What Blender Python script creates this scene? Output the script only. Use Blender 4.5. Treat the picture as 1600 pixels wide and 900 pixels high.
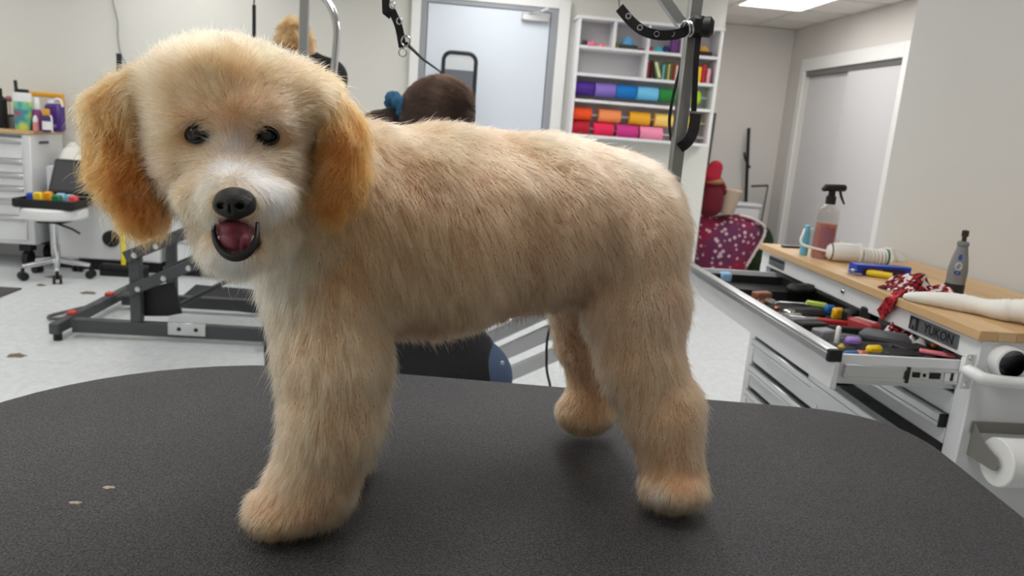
import bpy, math, random
import numpy as np
from mathutils import Vector, Matrix

for o in list(bpy.data.objects):
    bpy.data.objects.remove(o)
random.seed(7)
sc = bpy.context.scene
COL = sc.collection
PI = math.pi

# ------------------------------------------------------------------ camera
CAM = np.array([0.0, 0.0, 1.30])
CR = np.array([0.99424712, -0.07480866, 0.07665716])
CD = np.array([0.05884233, -0.21653372, -0.97450025])
CF = np.array([0.08949992, 0.97340475, -0.21088611])
FPX = 1172.28
cam_data = bpy.data.cameras.new('camera')
cam = bpy.data.objects.new('camera', cam_data)
COL.objects.link(cam)
cam.matrix_world = Matrix(((CR[0], -CD[0], -CF[0], CAM[0]), (CR[1], -CD[1], -CF[1], CAM[1]),
                           (CR[2], -CD[2], -CF[2], CAM[2]), (0, 0, 0, 1)))
cam_data.sensor_width = 36.0
cam_data.lens = 36.0 * FPX / 1600.0
cam_data.clip_start = 0.02
cam_data.dof.use_dof = True
cam_data.dof.focus_distance = 0.82
cam_data.dof.aperture_fstop = 9.0
sc.camera = cam

# ------------------------------------------------------------------ world, exposure
w = bpy.data.worlds.new('world')
sc.world = w
w.use_nodes = True
w.node_tree.nodes['Background'].inputs[0].default_value = (0.80, 0.90, 1.0, 1)
w.node_tree.nodes['Background'].inputs[1].default_value = 0.35
sc.view_settings.view_transform = 'Standard'
sc.view_settings.look = 'None'
sc.view_settings.gamma = 1.0
sc.view_settings.exposure = 0.1
LAMP = 7.4          # strength of the ceiling panels (their meshes are built with the ceiling)
CEIL = 2.5

# ------------------------------------------------------------------ helpers: pixel ray -> point
def ray(x, y):
    return (x - 800) / FPX * CR + (y - 450) / FPX * CD + CF
def pY(x, y, Y):
    r = ray(x, y); return CAM + r * (Y / r[1])
def pZ(x, y, z):
    r = ray(x, y); return CAM + r * ((z - CAM[2]) / r[2])
def pX(x, y, X):
    r = ray(x, y); return CAM + r * (X / r[0])

# ------------------------------------------------------------------ helpers: materials
def lin(c):
    c = c / 255.0
    return c / 12.92 if c <= 0.04045 else ((c + 0.055) / 1.055) ** 2.4
def rgb(c):
    return (lin(c[0]), lin(c[1]), lin(c[2]), 1.0)
MATS = {}
def M(name, c, rough=0.5, metal=0.0, noise=0.0, scale=30.0, bump=0.0, bscale=None, trans=0.0, spec=0.5, coat=0.0, ior=1.45, alpha=1.0, stretch=None):
    if name in MATS: return MATS[name]
    m = bpy.data.materials.new(name); m.use_nodes = True
    nt = m.node_tree; b = nt.nodes['Principled BSDF']
    col = rgb(c)
    b.inputs['Base Color'].default_value = col
    b.inputs['Roughness'].default_value = rough
    b.inputs['Metallic'].default_value = metal
    b.inputs['Specular IOR Level'].default_value = spec
    b.inputs['Transmission Weight'].default_value = trans
    b.inputs['IOR'].default_value = ior
    b.inputs['Coat Weight'].default_value = coat
    tc = nt.nodes.new('ShaderNodeTexCoord')
    src = tc.outputs['Object']
    if stretch:
        mp = nt.nodes.new('ShaderNodeMapping'); mp.inputs['Scale'].default_value = stretch
        nt.links.new(src, mp.inputs['Vector']); src = mp.outputs['Vector']
    if noise > 0:
        n = nt.nodes.new('ShaderNodeTexNoise'); n.inputs['Scale'].default_value = scale; n.inputs['Detail'].default_value = 4
        nt.links.new(src, n.inputs['Vector'])
        mx = nt.nodes.new('ShaderNodeMix'); mx.data_type = 'RGBA'
        mx.inputs['A'].default_value = tuple(max(0, v * (1 - noise)) for v in col[:3]) + (1,)
        mx.inputs['B'].default_value = tuple(min(1, v * (1 + noise)) for v in col[:3]) + (1,)
        nt.links.new(n.outputs['Fac'], mx.inputs['Factor'])
        nt.links.new(mx.outputs['Result'], b.inputs['Base Color'])
    if bump > 0:
        n2 = nt.nodes.new('ShaderNodeTexNoise'); n2.inputs['Scale'].default_value = bscale or scale; n2.inputs['Detail'].default_value = 3
        nt.links.new(src, n2.inputs['Vector'])
        bp = nt.nodes.new('ShaderNodeBump'); bp.inputs['Strength'].default_value = bump; bp.inputs['Distance'].default_value = 0.01
        nt.links.new(n2.outputs['Fac'], bp.inputs['Height']); nt.links.new(bp.outputs['Normal'], b.inputs['Normal'])
    MATS[name] = m
    return m
def nodes_of(m):
    return m.node_tree.nodes, m.node_tree.links, m.node_tree.nodes['Principled BSDF']

# ------------------------------------------------------------------ helpers: mesh building
class MB:
    def __init__(s): s.v = []; s.f = []
    def add(s, v, f, T=None):
        b = len(s.v)
        if T is not None: v = [T @ Vector(p) for p in v]
        s.v += [tuple(float(q) for q in p) for p in v]; s.f += [tuple(i + b for i in q) for q in f]
        return s
    def box(s, c, size, bev=0.0, T=None):
        hx, hy, hz = size[0] / 2, size[1] / 2, size[2] / 2
        b = min(bev, hx * .98, hy * .98, hz * .98)
        if b <= 0:
            v = [(c[0] + x * hx, c[1] + y * hy, c[2] + z * hz) for x in (-1, 1) for y in (-1, 1) for z in (-1, 1)]
            f = [(0, 1, 3, 2), (4, 6, 7, 5), (0, 4, 5, 1), (2, 3, 7, 6), (0, 2, 6, 4), (1, 5, 7, 3)]
            return s.add(v, f, T)
        v = []; idx = {}
        for x in (-1, 1):
            for y in (-1, 1):
                for z in (-1, 1):
                    for a in range(3):
                        p = [x * (hx - b), y * (hy - b), z * (hz - b)]
                        p[a] = (x * hx, y * hy, z * hz)[a]
                        idx[(x, y, z, a)] = len(v); v.append((c[0] + p[0], c[1] + p[1], c[2] + p[2]))
        f = []
        sg = (-1, 1)
        for d in sg:
            q = [idx[(d, y, z, 0)] for y, z in ((-1, -1), (1, -1), (1, 1), (-1, 1))]; f.append(q if d > 0 else q[::-1])
            q = [idx[(x, d, z, 1)] for x, z in ((-1, -1), (1, -1), (1, 1), (-1, 1))]; f.append(q[::-1] if d > 0 else q)
            q = [idx[(x, y, d, 2)] for x, y in ((-1, -1), (1, -1), (1, 1), (-1, 1))]; f.append(q if d > 0 else q[::-1])
        for a in sg:
            for e in sg:
                q = [idx[(a, e, -1, 0)], idx[(a, e, 1, 0)], idx[(a, e, 1, 1)], idx[(a, e, -1, 1)]]; f.append(q[::-1] if a * e > 0 else q)
                q = [idx[(a, -1, e, 0)], idx[(a, 1, e, 0)], idx[(a, 1, e, 2)], idx[(a, -1, e, 2)]]; f.append(q if a * e > 0 else q[::-1])
                q = [idx[(-1, a, e, 1)], idx[(1, a, e, 1)], idx[(1, a, e, 2)], idx[(-1, a, e, 2)]]; f.append(q[::-1] if a * e > 0 else q)
                for g in sg:
                    q = [idx[(a, e, g, 0)], idx[(a, e, g, 1)], idx[(a, e, g, 2)]]; f.append(q if a * e * g > 0 else q[::-1])
        return s.add(v, f, T)
    def bb(s, x0, x1, y0, y1, z0, z1, bev=0.0):
        return s.box(((x0 + x1) / 2, (y0 + y1) / 2, (z0 + z1) / 2), (abs(x1 - x0), abs(y1 - y0), abs(z1 - z0)), bev)
    def bar(s, p0, p1, w, h, up=(0, 0, 1), bev=0.0):
        p0 = Vector(p0); p1 = Vector(p1); d = p1 - p0; L = d.length; x = d.normalized()
        y = Vector(up).cross(x)
        if y.length < 1e-4: y = Vector((0, 1, 0)).cross(x)
        y.normalize(); z = x.cross(y)
        T = Matrix(((x[0], y[0], z[0], (p0[0] + p1[0]) / 2), (x[1], y[1], z[1], (p0[1] + p1[1]) / 2), (x[2], y[2], z[2], (p0[2] + p1[2]) / 2), (0, 0, 0, 1)))
        return s.box((0, 0, 0), (L, w, h), bev, T)
    def tube(s, path, r, n=10, closed=False, flat=1.0, up=None, caps=True):
        P = [Vector(p) for p in path]; m = len(P)
        rr = r if hasattr(r, '__len__') else [r] * m
        v = []; f = []; prev = None
        for i in range(m):
            if closed: t = P[(i + 1) % m] - P[i - 1]
            else: t = P[min(i + 1, m - 1)] - P[max(i - 1, 0)]
            t.normalize()
            if prev is None:
                a = Vector(up) if up else (Vector((0, 0, 1)) if abs(t.z) < .9 else Vector((1, 0, 0)))
                u = (a - t * a.dot(t)).normalized()
            else:
                u = (prev - t * prev.dot(t)).normalized()
            prev = u; b = t.cross(u)
            for k in range(n):
                q = 2 * PI * k / n
                v.append(P[i] + (u * math.cos(q) * flat + b * math.sin(q)) * rr[i])
        for i in range(m if closed else m - 1):
            j = (i + 1) % m
            for k in range(n):
                l = (k + 1) % n
                f.append((i * n + k, i * n + l, j * n + l, j * n + k))
        if not closed and caps:
            f.append(tuple(range(n))[::-1]); f.append(tuple((m - 1) * n + k for k in range(n)))
        return s.add(v, f)
    def cyl(s, p0, p1, r0, r1=None, n=20):
        return s.tube([p0, p1], [r0, r0 if r1 is None else r1], n)
    def lathe(s, prof, base=(0, 0, 0), axis=(0, 0, 1), n=24):
        z = Vector(axis).normalized(); a = Vector((1, 0, 0)) if abs(z.x) < .9 else Vector((0, 1, 0))
        x = (a - z * a.dot(z)).normalized(); y = z.cross(x); B = Vector(base); v = []; f = []
        for r, h in prof:
            for k in range(n):
                q = 2 * PI * k / n
                v.append(B + z * h + (x * math.cos(q) + y * math.sin(q)) * max(r, 1e-5))
        m = len(prof)
        for i in range(m - 1):
            for k in range(n):
                l = (k + 1) % n
                f.append((i * n + k, i * n + l, (i + 1) * n + l, (i + 1) * n + k))
        f.append(tuple(range(n))[::-1]); f.append(tuple((m - 1) * n + k for k in range(n)))
        return s.add(v, f)
    def prism(s, poly, h, T=None):
        n = len(poly)
        v = [(p[0], p[1], 0) for p in poly] + [(p[0], p[1], h) for p in poly]
        f = [tuple(range(n))[::-1], tuple(range(n, 2 * n))] + [(i, (i + 1) % n, n + (i + 1) % n, n + i) for i in range(n)]
        return s.add(v, f, T)
    def ell(s, c, r, n=16, T=None):
        v = []; f = []; m = n // 2
        for i in range(m + 1):
            a = PI * i / m
            for k in range(n):
                b = 2 * PI * k / n
                v.append((c[0] + r[0] * max(math.sin(a), 1e-4) * math.cos(b), c[1] + r[1] * max(math.sin(a), 1e-4) * math.sin(b), c[2] - r[2] * math.cos(a)))
        for i in range(m):
            for k in range(n):
                l = (k + 1) % n
                f.append((i * n + k, i * n + l, (i + 1) * n + l, (i + 1) * n + k))
        return s.add(v, f, T)
    def heap(s, c, sx, sy, h, seed=1, n=22, rot=0.0, rough=0.35, edge=0.004):
        """crumpled cloth lying on a surface: closed height field"""
        rd = random.Random(seed); ph = [(rd.uniform(-9, 9), rd.uniform(-9, 9), rd.uniform(0, 6), rd.uniform(.5, 1)) for _ in range(7)]
        ca, sa = math.cos(rot), math.sin(rot); v = []; f = []
        for i in range(n + 1):
            for j in range(n + 1):
                a = -1 + 2 * i / n; b = -1 + 2 * j / n
                q = math.sqrt(max(0, 1 - a * a)) ; qq = math.sqrt(max(0, 1 - b * b))
                x = a * math.sqrt(1 - b * b / 2); y = b * math.sqrt(1 - a * a / 2)
                d = max(0, 1 - math.sqrt(x * x + y * y))
                w_ = sum(p[3] * math.sin(p[0] * x + p[1] * y + p[2]) for p in ph) / 7
                k = 1 + .16 * math.sin(5 * math.atan2(y, x) + ph[0][2]) + .1 * math.sin(3 * math.atan2(y, x) + ph[1][2])
                z = edge + h * (min(1, d * 2.2) ** .7) * (1 - rough + rough * 2.2 * w_)
                x *= k; y *= k
                v.append((c[0] + (x * ca * sx - y * sa * sy), c[1] + (x * sa * sx + y * ca * sy), c[2] + max(z, edge)))
        m = n + 1; top = len(v)
        for i in range(n):
            for j in range(n):
                f.append((i * m + j, (i + 1) * m + j, (i + 1) * m + j + 1, i * m + j + 1))
        rim = [i * m for i in range(m)] + [n * m + j for j in range(1, m)] + [i * m + n for i in range(n - 1, -1, -1)] + [j for j in range(n - 1, 0, -1)]
        bv = [(v[i][0], v[i][1], c[2]) for i in rim]; v += bv; R_ = len(rim)
        for i in range(R_):
            f.append((rim[i], rim[(i + 1) % R_], top + (i + 1) % R_, top + i)[::-1])
        f.append(tuple(range(top, top + R_)))
        return s.add(v, f)
    def mesh(s, name, off=(0, 0, 0), smooth=40):
        me = bpy.data.meshes.new(name)
        ox, oy, oz = off
        me.from_pydata([(x - ox, y - oy, z - oz) for x, y, z in s.v], [], s.f)
        me.update()
        if smooth:
            me.shade_smooth()
            me.set_sharp_from_angle(angle=math.radians(smooth))
        return me

ORG = {}
def thing(name, label, cat, loc=(0, 0, 0), group=None):
    o = bpy.data.objects.new(name, None); COL.objects.link(o)
    o.empty_display_size = 0.05
    loc = tuple(float(q) for q in loc)
    o.location = loc; ORG[o.name] = loc
    o['label'] = label; o['category'] = cat
    if group: o['group'] = group
    return o
def part(parent, name, mb, mat, label=None, kind=None, smooth=40):
    off = ORG[parent.name]
    o = bpy.data.objects.new(name, mb.mesh(name, off, smooth)); COL.objects.link(o)
    o.data.materials.append(mat); o.parent = parent; ORG[o.name] = off
    if label: o['label'] = label
    if kind: o['kind'] = kind
    return o
def solo(name, label, cat, mb, mat, loc, group=None, smooth=40):
    """a thing that is one mesh"""
    loc = tuple(float(q) for q in loc)
    o = bpy.data.objects.new(name, mb.mesh(name, loc, smooth)); COL.objects.link(o)
    o.location = loc; ORG[o.name] = loc; o.data.materials.append(mat)
    o['label'] = label; o['category'] = cat
    if group: o['group'] = group
    return o
def struct(name, mb, mat, parent=None, smooth=30):
    off = ORG[parent.name] if parent else (0, 0, 0)
    o = bpy.data.objects.new(name, mb.mesh(name, off, smooth)); COL.objects.link(o)
    o.data.materials.append(mat); ORG[o.name] = off
    if parent: o.parent = parent
    else: o['kind'] = 'structure'
    return o
def copy_tree(o, parent=None):
    c = o.copy(); COL.objects.link(c)
    if parent: c.parent = parent
    for ch in o.children: copy_tree(ch, c)
    return c
def text_part(parent, name, body, size, mat, Mw, label=None, depth=0.0004):
    cu = bpy.data.curves.new(name, 'FONT'); cu.body = body; cu.size = size; cu.extrude = depth
    cu.align_x = 'CENTER'; cu.align_y = 'CENTER'; cu.offset = size * 0.012
    t_ = bpy.data.objects.new('text_curve', cu); COL.objects.link(t_)
    me = bpy.data.meshes.new_from_object(t_.evaluated_get(bpy.context.evaluated_depsgraph_get())); bpy.data.objects.remove(t_)
    me.materials.clear(); me.materials.append(mat)
    o = bpy.data.objects.new(name, me); COL.objects.link(o)
    o.parent = parent; off = Vector(ORG[parent.name])
    Mw = Mw.copy(); Mw.translation = Mw.translation - off
    o.matrix_local = Mw; ORG[o.name] = tuple(off)
    if label: o['label'] = label
    return o
def frame_m(o, x, y):
    x = Vector(x).normalized(); z = x.cross(Vector(y)).normalized(); y = z.cross(x)
    return Matrix(((x[0], y[0], z[0], o[0]), (x[1], y[1], z[1], o[1]), (x[2], y[2], z[2], o[2]), (0, 0, 0, 1)))

# ------------------------------------------------------------------ helpers: smooth bodies (signed distance + surface nets)
def mpp(p):
    """metres per photo pixel at a point"""
    return float(np.dot(np.array(p) - CAM, CF)) / FPX
def cone(a, b, ra, rb, g, k=.012):
    return ('c', np.array(a, float), np.array(b, float), float(ra), float(rb), g, k)
def ellp(c, r, g, k=.012, B=None):
    return ('e', np.array(c, float), np.array(r, float), np.eye(3) if B is None else B, g, k)
def d_prim(p, X):
    if p[0] == 'c':
        a, b, ra, rb = p[1:5]
        ba = b - a; L2 = max(ba @ ba, 1e-9)
        t = np.clip((X - a) @ ba / L2, 0, 1)
        q = X - a - t[:, None] * ba
        return np.sqrt((q * q).sum(1)) - (ra + (rb - ra) * t)
    c, r, B = p[1:4]
    q = (X - c) @ B.T
    k0 = np.sqrt(((q / r) ** 2).sum(1)); k1 = np.sqrt(((q / (r * r)) ** 2).sum(1))
    return k0 * (k0 - 1) / np.maximum(k1, 1e-9)
def smin(a, b, k):
    h = np.maximum(k - np.abs(a - b), 0) / k
    return np.minimum(a, b) - h * h * k * .25
def sdf(prims, X, cuts=()):
    d = None
    for p in prims:
        q = d_prim(p, X)
        d = q if d is None else smin(d, q, p[-1])
    for p in cuts:
        d = -smin(-d, d_prim(p, X), p[-1])
    return d
def nets(fn, lo, hi, h):
    lo = np.array(lo); n = np.ceil((np.array(hi) - lo) / h).astype(int) + 1
    ax = [lo[i] + h * np.arange(n[i]) for i in range(3)]
    val = np.empty(tuple(n))
    for i in range(n[0]):
        Yg, Zg = np.meshgrid(ax[1], ax[2], indexing='ij')
        X = np.stack([np.full(Yg.size, ax[0][i]), Yg.ravel(), Zg.ravel()], 1)
        val[i] = fn(X).reshape(n[1], n[2])
    s = val < 0
    c = lambda A, i, j, k: A[i:A.shape[0] - 1 + i, j:A.shape[1] - 1 + j, k:A.shape[2] - 1 + k]
    cnt = sum(c(s, i, j, k).astype(int) for i in (0, 1) for j in (0, 1) for k in (0, 1))
    act = (cnt > 0) & (cnt < 8)
    idx = np.full(act.shape, -1, int); idx[act] = np.arange(act.sum())
    I = np.argwhere(act); acc = np.zeros((len(I), 3)); num = np.zeros(len(I))
    offs = [(i, j, k) for i in (0, 1) for j in (0, 1) for k in (0, 1)]
    for a in offs:
        for b in offs:
            if sum(abs(x - y) for x, y in zip(a, b)) == 1 and a < b:
                va = val[I[:, 0] + a[0], I[:, 1] + a[1], I[:, 2] + a[2]]; vb = val[I[:, 0] + b[0], I[:, 1] + b[1], I[:, 2] + b[2]]
                m = (va < 0) != (vb < 0); t = np.where(m, va / np.where(va == vb, 1, va - vb), 0)
                acc += np.where(m[:, None], np.array(a) + t[:, None] * (np.array(b) - np.array(a)), 0); num += m
    V = lo + h * (I + acc / num[:, None])
    Q = []
    for axis in range(3):
        sl0 = [slice(None)] * 3; sl1 = [slice(None)] * 3; sl0[axis] = slice(0, -1); sl1[axis] = slice(1, None)
        A = s[tuple(sl0)]; Bm = s[tuple(sl1)]; E = np.argwhere(A != Bm)
        u, v_ = [(1, 2), (2, 0), (0, 1)][axis]
        E = E[(E[:, u] > 0) & (E[:, v_] > 0) & (E[:, u] < n[u] - 1) & (E[:, v_] < n[v_] - 1)]
        q = []
        for du, dv in ((1, 1), (0, 1), (0, 0), (1, 0)):
            e = E.copy(); e[:, u] -= du; e[:, v_] -= dv; q.append(idx[e[:, 0], e[:, 1], e[:, 2]])
        q = np.stack(q, 1); fl = A[E[:, 0], E[:, 1], E[:, 2]]
        q[~fl] = q[~fl][:, ::-1]; Q.append(q)
    Q = np.concatenate(Q)
    return V, Q[(Q >= 0).all(1)]
def strands(parent, name, nb, n, length, dirfn, col, curl=0.0, var=.15, radius=.0005, seed=1, K=6, skip=None):
    g = np.random.default_rng(seed); V, Q = nb.V, nb.Q
    tri = np.concatenate([Q[:, [0, 1, 2]], Q[:, [0, 2, 3]]]); A, B_, C2_ = V[tri[:, 0]], V[tri[:, 1]], V[tri[:, 2]]
    cr_ = np.cross(B_ - A, C2_ - A); ar = np.linalg.norm(cr_, axis=1)
    ti = g.choice(len(tri), n, p=ar / ar.sum()); a, b = g.random(n), g.random(n); fl_ = a + b > 1; a[fl_] = 1 - a[fl_]; b[fl_] = 1 - b[fl_]
    P = A[ti] + a[:, None] * (B_ - A)[ti] + b[:, None] * (C2_ - A)[ti]; nn = cr_[ti] / np.maximum(ar[ti], 1e-12)[:, None]
    if skip is not None:
        k_ = ~skip(P); P = P[k_]; nn = nn[k_]; n = len(P)
    d = dirfn(P, nn); d = d / np.linalg.norm(d, axis=1, keepdims=True)
    side = np.cross(d, nn + 1e-3); side /= np.maximum(np.linalg.norm(side, axis=1, keepdims=True), 1e-6); s2 = np.cross(d, side)
    L_ = length * g.uniform(.7, 1.2, n); ph = np.sin(P @ g.normal(size=3) * 60) * 3 + g.normal(size=n) * .4
    pts = np.empty((n, K, 3), np.float32)
    for i, u in enumerate(np.linspace(0, 1, K)):
        w1 = (np.cos(ph + 9 * u) - np.cos(ph))[:, None]; w2 = (np.sin(ph + 9 * u) - np.sin(ph))[:, None]
        pts[:, i] = P + L_[:, None] * (d * u - nn * (u * u * .12)) + (curl * L_)[:, None] * (side * w1 + s2 * w2)
    hc = bpy.data.hair_curves.new(name); hc.add_curves([K] * n)
    hc.attributes['position'].data.foreach_set('vector', (pts - np.array(ORG[parent.name], np.float32)).ravel())
    hc.attributes.new('radius', 'FLOAT', 'POINT').data.foreach_set('value', np.tile((radius * np.array([1, 1, .95, .85, .7, .3])).astype(np.float32), n))
    base = np.array([lin(c) for c in col]); cc_ = np.clip(base * (1 + var * g.normal(size=n))[:, None] * (1 + .25 * np.sin(P @ g.normal(size=3) * 90))[:, None], .003, .9)
    hc.attributes.new('coat', 'FLOAT_COLOR', 'CURVE').data.foreach_set('color', np.concatenate([cc_, np.ones((n, 1))], 1).astype(np.float32).ravel())
    o = bpy.data.objects.new(name, hc); COL.objects.link(o); o.parent = parent; o['kind'] = 'stuff'; ORG[o.name] = ORG[parent.name]
    hc.materials.append(hair_material())
    return o
def hair_material():
    if 'hair_strands' in MATS: return MATS['hair_strands']
    fm = bpy.data.materials.new('hair_strands'); fm.use_nodes = True
    nt = fm.node_tree; nt.nodes.remove(nt.nodes['Principled BSDF'])
    hb = nt.nodes.new('ShaderNodeBsdfHairPrincipled'); hb.parametrization = 'COLOR'
    a_ = nt.nodes.new('ShaderNodeAttribute'); a_.attribute_name = 'coat'
    nt.links.new(a_.outputs['Color'], hb.inputs['Color'])
    hb.inputs['Roughness'].default_value = .45; hb.inputs['Radial Roughness'].default_value = .7
    nt.links.new(hb.outputs[0], nt.nodes['Material Output'].inputs[0])
    MATS['hair_strands'] = fm
    return fm
class NB:
    """mesh holder with the same mesh() as MB, from arrays"""
    def __init__(s, V, Q): s.V = V; s.Q = Q
    def mesh(s, name, off=(0, 0, 0), smooth=180):
        me = bpy.data.meshes.new(name)
        me.from_pydata((s.V - np.array(off)).tolist(), [], s.Q.tolist()); me.update(); me.shade_smooth()
        return me
def blob(prims, h, pad=.02, cuts=()):
    lo = np.full(3, 9e9); hi = -lo
    for p in prims:
        if p[0] == 'c':
            r = max(p[3], p[4])
            for q in (p[1], p[2]): lo = np.minimum(lo, q - r); hi = np.maximum(hi, q + r)
        else:
            r = np.abs(p[3].T) @ p[2]
            lo = np.minimum(lo, p[1] - r); hi = np.maximum(hi, p[1] + r)
    return NB(*nets(lambda X: sdf(prims, X, cuts), lo - pad, hi + pad, h))
# ================================================================== STRUCTURE
YB = 6.15; XE = 2.102; YA = 7.99; XC = 3.49
wall_m = M('painted_wall', (214, 214, 208), .85, noise=.03, scale=3)
alc_m = M('alcove_wall', (212, 208, 203), .85, noise=.03, scale=3)
trim_m = M('white_trim', (232, 232, 230), .45)
white_m = M('white_steel', (226, 228, 230), .35, noise=.02, scale=4)
dark_m = M('black_plastic', (22, 22, 24), .5)
grey_m = M('charcoal_steel', (70, 72, 75), .45, noise=.06, scale=25)
alu_m = M('brushed_aluminium', (212, 213, 214), .28, 1.0, noise=.05, scale=40)
chrome_m = M('chrome', (225, 226, 228), .12, 1.0)
lgrey_m = M('light_grey_steel', (176, 178, 178), .42, .35)

fl = M('sealed_floor', (190, 194, 196), .34, noise=.05, scale=5, spec=.45)
N, L, B = nodes_of(fl)
tc = N.new('ShaderNodeTexCoord')
n1 = N.new('ShaderNodeTexNoise'); n1.inputs['Scale'].default_value = 22; n1.inputs['Detail'].default_value = 8; n1.inputs['Roughness'].default_value = .7
cr = N.new('ShaderNodeValToRGB'); cr.color_ramp.elements[0].position = .38; cr.color_ramp.elements[0].color = rgb((200, 204, 206)); cr.color_ramp.elements[1].position = .6; cr.color_ramp.elements[1].color = rgb((214, 218, 220))
br = N.new('ShaderNodeTexBrick'); br.offset = 0; br.inputs['Scale'].default_value = 1
br.inputs['Brick Width'].default_value = .305; br.inputs['Row Height'].default_value = .305; br.inputs['Mortar Size'].default_value = .0016
br.inputs['Color1'].default_value = (1, 1, 1, 1); br.inputs['Color2'].default_value = (.97, .97, .97, 1); br.inputs['Mortar'].default_value = (.82, .82, .82, 1)
mx = N.new('ShaderNodeMix'); mx.data_type = 'RGBA'; mx.blend_type = 'MULTIPLY'; mx.inputs['Factor'].default_value = 1
L.new(tc.outputs['Object'], n1.inputs['Vector']); L.new(tc.outputs['Object'], br.inputs['Vector'])
L.new(n1.outputs['Fac'], cr.inputs['Fac']); L.new(cr.outputs['Color'], mx.inputs['A']); L.new(br.outputs['Color'], mx.inputs['B']); L.new(mx.outputs['Result'], B.inputs['Base Color'])

struct('floor', MB().bb(-6, 4.2, -3, 8.3, -.1, 0), fl)
struct('wall_back', MB().bb(-6.1, XE, YB, YB + .12, 0, CEIL), wall_m)
struct('wall_left', MB().bb(-6.1, -6, -3, YB, 0, CEIL), wall_m)
struct('wall_right', MB().bb(1.63, 1.75, -3, 2.735, 0, CEIL), M('right_wall_paint', (203, 202, 198), .85, noise=.02, scale=3))
struct('wall_front', MB().bb(-6.1, 1.63, -3.1, -3, 0, CEIL), wall_m)
struct('wall_alcove_left', MB().bb(XE - .12, XE, YB + .12, YA, 0, CEIL), alc_m)
struct('wall_alcove_back', MB().bb(XE - .12, XC + .12, YA, YA + .12, 0, CEIL), alc_m)
cy0, cy1, cz = 5.90, 7.60, 2.06
struct('wall_alcove_right', MB().bb(XC, XC + .12, 2.735, cy0, 0, CEIL).bb(XC, XC + .12, cy1, YA, 0, CEIL).bb(XC, XC + .12, cy0, cy1, cz, CEIL), alc_m)
struct('wall_return', MB().bb(1.75, XC + .12, 2.615, 2.735, 0, CEIL), alc_m)

# ceiling: slab, T-bar grid and tiles where the photograph shows them, light panels
ceil_m = M('ceiling_tile', (226, 222, 216), .9, noise=.04, scale=120, bump=.15, bscale=160)
ceil = struct('ceiling', MB().bb(-6.1, 4.2, -3.1, 8.3, CEIL + .02, CEIL + .12), ceil_m)
TW = .61
tile = MB().box((0, 0, 0), (TW - .012, TW - .012, .014), .004)
tile_me = tile.mesh('ceiling_tile'); tile_me.materials.append(ceil_m)
LX, LY = 2.715, 6.55          # the panel in view
gx = [LX + TW * i for i in range(-1, 2)]; gy = [LY + TW * j for j in range(-5, 3)]
k = 0
for i in range(-1, 2):
    for j in range(-6, 3):
        if i == 0 and j in (0, -1): continue
        x, y = LX + i * TW, LY + j * TW
        if x - TW / 2 < XE - .7 or y + TW / 2 > YA + .5 or y - TW / 2 < 2.7: continue
        if x < XE + .1 and y < YB + .2: pass
        o = bpy.data.objects.new('ceiling_tile', tile_me); COL.objects.link(o); o.parent = ceil; o.location = (x, y, CEIL + .012)
tb = MB()
for i in range(-1, 3):
    tb.bb(LX + (i - .5) * TW - .012, LX + (i - .5) * TW + .012, 2.74, YA, CEIL - .002, CEIL + .01)
for j in range(-6, 4):
    yy = LY + (j - .5) * TW
    if 2.74 < yy < YA: tb.bb(1.8, XC, yy - .012, yy + .012, CEIL - .0025, CEIL + .0095)
struct('ceiling_grid', tb, M('grid_white', (205, 202, 197), .6), ceil)
em = bpy.data.materials.new('lit_diffuser'); em.use_nodes = True
nt = em.node_tree; nt.nodes.remove(nt.nodes['Principled BSDF']); e = nt.nodes.new('ShaderNodeEmission')
e.inputs[0].default_value = (1, .985, .965, 1); e.inputs[1].default_value = LAMP
nt.links.new(e.outputs[0], nt.nodes['Material Output'].inputs[0])
def panel(x, y, sx, sy, label):
    t = thing('ceiling_light', label, 'ceiling light', (x, y, CEIL), 'flat ceiling light panels')
    part(t, 'diffuser', MB().bb(x - sx / 2 + .02, x + sx / 2 - .02, y - sy / 2 + .02, y + sy / 2 - .02, CEIL - .006, CEIL - .002), em)
    fr = MB()
    for a in (-1, 1):
        fr.bb(x + a * (sx / 2 - .01) - .012, x + a * (sx / 2 - .01) + .012, y - sy / 2, y + sy / 2, CEIL - .012, CEIL + .02)
        fr.bb(x - sx / 2 + .022, x + sx / 2 - .022, y + a * (sy / 2 - .01) - .012, y + a * (sy / 2 - .01) + .012, CEIL - .012, CEIL + .02)
    part(t, 'frame', fr, trim_m)
panel(LX, LY - TW / 2, TW, TW * 2, 'lit ceiling panel among tiles beside the sliding closet doors')
for x in (-4.3, -2.0, .3):
    for y in (-.9, 1.15, 3.2, 5.2):
        if (x, y) == (.3, -.9): continue
        panel(x, y, .61, 1.22, 'lit rectangular ceiling panel, %s column, %s' % ({-4.3: 'left', -2.0: 'middle', .3: 'right'}[x], {-.9: 'behind the camera', 1.15: 'level with the black table', 3.2: 'level with the lift tables', 5.2: 'near the door wall'}[y]))
panel(2.35, 3.5, .61, 1.22, 'added unseen lit ceiling panel for the alcove, over the passage by the workbench wall')  # extra panel out of view, added to brighten the alcove
panel(3.05, 4.8, .61, 1.22, 'added unseen lit ceiling panel for the alcove, over the passage by the closet')  # second unseen panel, put in for more alcove light

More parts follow.
